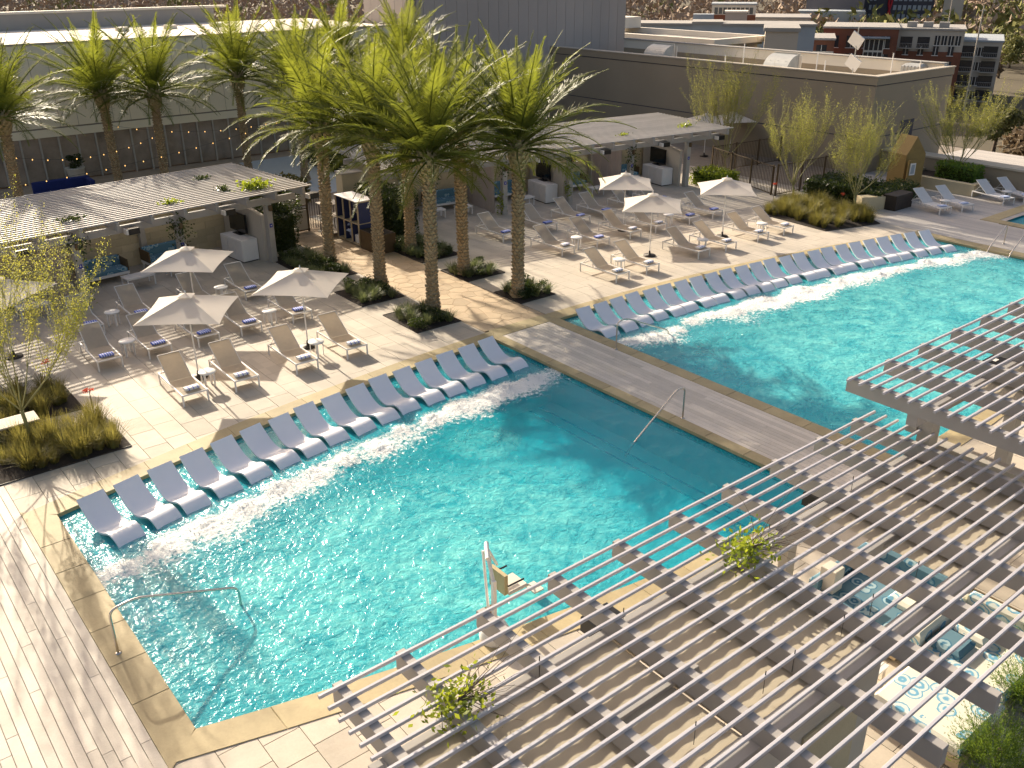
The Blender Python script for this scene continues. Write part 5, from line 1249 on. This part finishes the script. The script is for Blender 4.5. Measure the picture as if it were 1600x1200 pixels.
t = thing('kiosk_hut', 'ochre pointed wooden hut with a white framed sign before the grey hall', 'hut', (45.4, 24.2, 0), radians(-15)); obj('wall', MB().add([(0, 0, 0), (1.3, 0, 0), (1.3, 1.1, 0), (0, 1.1, 0), (0, 0, 1.9), (1.3, 0, 1.9), (1.3, 1.1, 1.9), (0, 1.1, 1.9), (.55, 0, 2.8), (.55, 1.1, 2.8)], [(0, 1, 5, 8, 4), (1, 2, 6, 5), (3, 7, 9, 6, 2), (0, 4, 7, 3), (4, 8, 9, 7), (5, 6, 9, 8)]), M['yellow'], t); obj('front_board', MB().box(-.1, -.35, 0, .42, -.25, 1.7), M['yellow'], t)
s = obj('sign', MB().box(-.02, -.38, .95, .34, -.352, 1.55), M['white'], t); obj('sign_picture', MB().box(.04, -.386, 1.02, .28, -.381, 1.48), M['paleblue'], s)
t = thing('raised_planter', 'long pale stone raised planter before the parapet wall', 'planter', (47.2, 21.3, 0)); obj('planter_wall', MB().box(0, 0, 0, 1.6, .3, .6).box(-.0, .302, 0, .35, 4.2, .6).box(.352, 3.9, 0, 4.2, 4.2, .6), M['block'], t); obj('soil', MB().box(.36, .31, .3, 4.2, 3.89, .48), M['soil'], t)
hedge('shrub_row', 'bright green shrubs in the raised planter at the right edge', 47.9, 21.8, 49.0, 23.9, 1.25, 1800, 'rosemary', .09, 21, 'shrubs')
t = thing('parapet_wall', 'long grey parapet wall with sunlit cap at the right edge', 'wall', (48.6, 12.0, 0)); obj('wall_body', MB().box(.9, -2, -1, 1.3, 15.9, 1.15), M['wall_b3'], t); obj('wall_cap', MB().box(.8, -2, 1.153, 1.9, 15.9, 1.25), M['tile'], t)
t = thing('curved_planter', 'pale curved stone planter left of the dark planter', 'planter', (40.5, 23.2, 0)); rows = []
pts = [(.0, .25), (.25, .05), (.55, -.1), (.9, -.35), (1.05, -.4)]
obj('planter_wall', MB().prism([(a, b) for a, b in pts] + [(a + .25, b + .45) for a, b in pts[::-1]], 0, .62), M['block'], t)
tag(obj('planter_box', MB().bbox(41.5, 22.25, 0, 43.0, 22.95, .72, .01), M['darkplanter'], None), 'long dark brown planter box on the shaded deck', 'planter')
hedge('ground_cover', 'low dark planting behind the dark planter box', 41.3, 23.0, 45.0, 24.4, .75, 2600, 'dark_leaf', .07, 23, 'planting')

# ------------------------------------------------------------------ the town beyond
def block(name, label, cx, cy, wd, dep, zb, zt, ang, m, roof='roof_grey', cat='building', cap=.4):
    t = thing(name, label, cat, (cx, cy, 0), radians(ang)); obj('wall', MB().box(-wd / 2, 0, zb, wd / 2, dep, zt), M[m], t)
    if roof: obj('roof', MB().box(-wd / 2 - .2, -.2, zt + .003, wd / 2 + .2, dep + .2, zt + cap), M[roof], t)
    return t
def windows(t, wd, z0, nz, dz, nx, w_, h_, x0=None, x1=None, m='win', v=-.06, frame=True):
    x0 = -wd / 2 + .6 if x0 is None else x0; x1 = wd / 2 - .6 if x1 is None else x1
    me = MB().box(-w_ / 2, v, 0, w_ / 2, -.004, h_).mesh('window'); me.materials.append(M[m]); fm = MB().box(-w_ / 2 - .12, v - .05, -.12, w_ / 2 + .12, v - .002, 0).box(-.05, v - .05, 0, .05, v - .002, h_).mesh('frame'); fm.materials.append(M['white'])
    for r_ in range(nz):
        for c in range(nx):
            x = x0 + (x1 - x0) * (c + .5) / nx; o = obj('window', me, None, t, (x, 0, z0 + r_ * dz))
            if frame: obj('frame', fm, None, o)
def balconies(t, xs, zs, w_=2.6):
    sl = MB().box(-w_ / 2, -1.3, -.15, w_ / 2, -.003, 0).mesh('balcony'); sl.materials.append(M['beige']); rl = MB().box(-w_ / 2, -1.3, .9, w_ / 2, -1.25, .98)
    for k in range(9): rl.box(-w_ / 2 + k * w_ / 8 - .02, -1.29, 0, -w_ / 2 + k * w_ / 8 + .02, -1.26, .9)
    rm = rl.mesh('railing'); rm.materials.append(M['roof_grey']); op = MB().box(-w_ / 2 + .1, -.05, 0, w_ / 2 - .1, -.004, 2.2).mesh('opening'); op.materials.append(M['win'])
    for z in zs:
        for x in xs: o = obj('balcony', sl, None, t, (x, 0, z)); obj('railing', rm, None, o); obj('door_opening', op, None, o)
t = block('low_complex', 'long blue grey parapet building behind the grey hall', 142.2, 117.1, 36, 9, -18, .1, -50.5, 'paleblue', 'roof_grey'); obj('roof_box', MB().box(-4, 3, .51, -.2, 6, 1.9), M['paleblue'], t)
t = thing('cornice_building', 'white corniced low building just behind the grey hall', 'building', (86.3, 70.9, 0)); obj('wall', MB().box(.8, .8, -18, 9, 26, 2.2), M['beige'], t); obj('roof', MB().box(.3, .3, 2.0, 9.2, 26.2, 2.3), M['roof_grey'], t)
for q in ((-.3, -.3, .5, 26.5), (.502, -.3, 9.6, .5), (9.0, .502, 9.6, 26.5), (.502, 25.8, 8.998, 26.5)): obj('cornice', MB().box(q[0], q[1], 2.31, q[2], q[3], 2.95), M['roof_white'], t)
obj('upper_wall', MB().box(6, 20, 2.96, 9, 24, 4.3), M['roof_white'], t)
for k in range(9): obj('window', MB().box(.74, 1.2 + k * 1.0, .4, .797, 1.9 + k * 1.0, 1.9), M['win'], t)
for k in range(7): obj('window', MB().box(1.2 + k * .85, .74, .4, 1.85 + k * .85, .797, 1.9), M['win'], t)
t = block('stair_block', 'plain beige block at the end of the corniced building', 92.6, 66.5, 3.6, 8, -18, 3.7, -53, 'beige', 'roof_grey')
t = block('equipment_penthouse', 'grey roof penthouse box behind the corniced building', 115.1, 96.1, 4.2, 6, -2, 2.3, -50, 'paleblue', 'roof_grey', 'penthouse')
t = block('small_tower', 'small glass topped tower with red base against the bare woods', 211.4, 167.9, 11.5, 10, -18, 0.2, -51.6, 'roof_white', 'paleblue'); windows(t, 11.5, -2.0, 1, 2, 9, .9, 1.6, frame=False); obj('red_band', MB().box(-5.8, -.3, -4.2, 5.8, -.01, -2.2), M['brick_red'], t)
t = block('tower_annex', 'plain pale box before the small glass topped tower', 200.1, 158.0, 5.4, 6, -18, -1.0, -51.7, 'beige', 'roof_white')
t = block('flat_hall', 'low pale flat roofed hall by the bare woods', 240.9, 178.4, 24, 20, -18, -4.6, -53.5, 'beige', 'roof_grey')
t = block('red_apartments', 'dark red brick apartment wing with pale band, left part', 169.0, 116.0, 12, 14, -18, -3.6, -55.5, 'brick_red', 'roof_grey'); obj('pale_band', MB().box(-6, -.2, -6.2, 6, -.005, -5.7), M['roof_white'], t); windows(t, 12, -9.6, 2, 3.4, 3, 2.0, 1.7)
t = block('red_apartments', 'taller red brick apartment block behind the roof mast', 189.2, 115.9, 15.2, 16, -18, -2.4, -58.5, 'brick_red', 'roof_grey'); windows(t, 15, -9.8, 2, 3.6, 4, 1.9, 2.4); obj('window_bay', MB().box(1.0, -.5, -12, 5.0, -.065, -4.4), M['roof_white'], t); obj('awning', MB().box(-1.5, -1.6, -4.2, 6.0, -.01, -3.9), M['paleblue'], t)
for k in range(4):
    for j in range(3): obj('bay_window', MB().box(1.2 + k * .95, -.55, -11.6 + j * 2.5, 1.95 + k * .95, -.505, -9.5 + j * 2.5), M['win'], t)
t = block('terrace_apartments', 'beige and red apartment block with balconies right of the red block', 199.3, 105.6, 13.2, 16, -18, -2.7, -62.0, 'beige', 'roof_grey'); obj('brick_storeys', MB().box(-6.62, -.3, -18, 6.62, -.01, -6.9), M['brick_red'], t); balconies(t, (-4.6, -1.2), (-6.2,)); windows(t, 13, -5.6, 1, 3, 4, 1.0, 1.9, .8, 6.2); windows(t, 13, -10.6, 2, 3.0, 4, 1.1, 1.8, v=-.4); 
for k in range(3): obj('roof_frame', MB().box(-5 + k * 3.2, 3, -2.28, -3 + k * 3.2, 5, -1.2), M['roof_grey'], t)
t = block('balcony_apartments', 'pale green grey five storey apartments with stacked balconies at the right', 209.5, 99.5, 8.6, 20, -20, -5.2, -64.6, 'beige', 'paleblue'); balconies(t, (-2.3, 2.2), (-8.2, -11.2, -14.2, -17.2), 3.0); windows(t, 8.6, -8.0, 4, -3.0, 2, .8, 1.7, -.6, .7)
t = block('mauve_block', 'mauve grey windowless block at the top edge', 335.2, 218.0, 21.2, 25, -18, 7.5, -57, 'mauve', None); obj('red_disc', MB().lathe([(0, 0), (1.1, 0), (1.1, .2), (0, .2)], 16, (1.5, -.4, 1.0)), M['red_sign'], t)
t = block('grey_annex', 'plain grey annex before the mauve block', 317.9, 207.8, 23.6, 12, -18, -6.0, -56.8, 'paleblue', None)
t = block('charcoal_tower', 'charcoal tower with a red ribbon sign at the top edge', 364.3, 208.6, 26.3, 25, -18, 7.5, -60.2, 'char', None); windows(t, 26, -10.5, 5, 3.3, 8, 1.2, 1.8, -2, 12.5, 'paleblue', frame=False); windows(t, 26, -10.5, 5, 3.3, 2, .9, 1.8, -11, -8, 'paleblue', frame=False)
sg = MB()
for s_ in (-1, 1): sg.tube([(-3.0 + s_ * 1.0, -.3, -11.5), (-3.0 - s_ * .5, -.3, -5), (-3.0 - s_ * .7, -.3, 0), (-3, -.3, 2.5)], .45, 6)
obj('red_ribbon', sg, M['red_sign'], t)
t = block('billboard_annex', 'pale annex at the foot of the charcoal tower', 372.0, 190.0, 7.0, 10, -18, 1.0, -61.5, 'beige', 'roof_white')
t = block('distant_tower', 'distant brown and white tower at the top right, left one', 558.1, 269.9, 13, 14, -18, 4, -64, 'wicker', None); windows(t, 13, -15, 6, 3.2, 4, 1.6, 1.4, m='roof_white', frame=False)
t = block('distant_tower', 'distant white tower with dark windows at the top right corner', 547.8, 244.5, 24, 14, -18, 4, -66, 'beige', None); windows(t, 24, -15, 6, 3.2, 8, 1.4, 1.3, frame=False)
for i, (x, y, h) in enumerate(((266.9, 136.9, 15), (198.4, 95.0, 12.5))):
    t = thing('utility_pole', ['thin pale utility pole farther off at the upper right', 'thin pale utility pole nearer, at the upper right'][i], 'utility pole', (x, y, -18), group='utility poles'); obj('pole', MB().tube([(0, 0, 0), (0, 0, h + 8)], [.22, .14], 6), M['beige'], t); obj('cross_arm', MB().box(-1.1, -.08, h + 7, 1.1, .08, h + 7.2), M['beige'], t)
obj('street', MB().add([(60, -40, -17.95), (72, -40, -17.95), (330, 90, -17.95), (320, 105, -17.95)], [(0, 1, 2, 3)]), M['asphalt'], kind='structure')
# bare winter woods, far too many to count
rw = random.Random(5); wd = MB(); wg = MB()
def far_tree(mb, x, y, z, R, n, size, r):
    for _ in range(n):
        u = Vector((r.gauss(0, 1), r.gauss(0, 1), r.gauss(0, 1))).normalized() * (.55 + .45 * r.random()); c = Vector((x + u.x * R, y + u.y * R, z + R * .9 + u.z * R * .8)); a = Vector((r.gauss(0, 1), r.gauss(0, 1), r.gauss(0, 1.3))).normalized(); b = a.cross(Vector((r.gauss(0, 1), r.gauss(0, 1), r.gauss(0, 1)))).normalized(); s = size * r.uniform(.5, 1.3)
        mb.add([c - a * s, c + b * s * .35, c + a * s, c - b * s * .35], [(0, 1, 2, 3)])
cnt = 0
while cnt < 2600:
    D = rw.uniform(150, 900) if rw.random() < .7 else rw.uniform(900, 1700); px = rw.uniform(-850, 850); d = _f + _r * (px / 1428); a = atan2(d.y, d.x); x, y = D * cos(a), D * sin(a)
    if px > 380 and D < 300: continue
    cnt += 1; R = rw.uniform(4, 7) * (1 if D < 900 else 1.6); m_ = wg if rw.random() < (.12 if px < 400 else .55) else wd
    far_tree(m_, x, y, -18 + rw.uniform(0, 4), R, 46, R * .30, rw)
obj('bare_woods', wd, M['woods'], kind='stuff'); obj('green_woods', wg, M['woods_green'], kind='stuff')
# nearer trees at the right, one by one
nt_ = 0
TR = [leaf_mesh(300 + i, 4.2, 4.2, 3.6, 1500, .42, 6.0, .5) for i in range(3)]; TB = MB().tube([(0, 0, 0), (.1, .1, 4), (0, 0, 7)], [.35, .28, .12], 6).mesh('trunk'); TB.materials.append(M['bark'])
LG = leafmat('town tree leaf', (.10, .115, .03), (.17, .16, .05), .3, .7, .3); LB = leafmat('brown town tree leaf', (.13, .095, .06), (.19, .14, .085), .3, .8, .25)
SPOTS = [(80, 22), (88, 34), (95, 24), (100, 38), (112, 30), (118, 46), (128, 36), (135, 52), (140, 42), (150, 58), (160, 50), (150, 66), (172, 60), (180, 72), (190, 64), (205, 80), (218, 74), (230, 88), (245, 84), (250, 100), (268, 96), (285, 112), (300, 105), (92, 14), (76, 12), (108, 18), (124, 24), (70, 30), (66, 20), (74, 40), (235, 108), (262, 118), (290, 128), (315, 120), (330, 140), (145, 28), (84, 6), (98, 6), (112, 8), (130, 14), (150, 20), (165, 36), (185, 46), (205, 58), (225, 66), (250, 76), (275, 88), (300, 92), (160, 26), (180, 34), (200, 42), (230, 56), (260, 66), (290, 78)]
for i, (x, y) in enumerate(SPOTS):
    gr = (i * 7) % 5 > 1; me = TR[i % 3]
    t = thing('town_tree', '%s leafed tree in the town below the right parapet, %s by distance' % ('green' if gr else 'brown', 'row %s, place %s' % (ORD[i // 9], ORD[i % 9])), 'tree', (x, y, -18), random.uniform(0, 6), 'town trees below the right parapet'); s = random.uniform(.85, 1.3); t.scale = (s, s, s)
    o = obj('crown', me, None, t)
    if not o.material_slots: me.materials.append(LG)
    o.material_slots[0].link = 'OBJECT'; o.material_slots[0].material = LG if gr else LB; obj('trunk', TB, None, t)
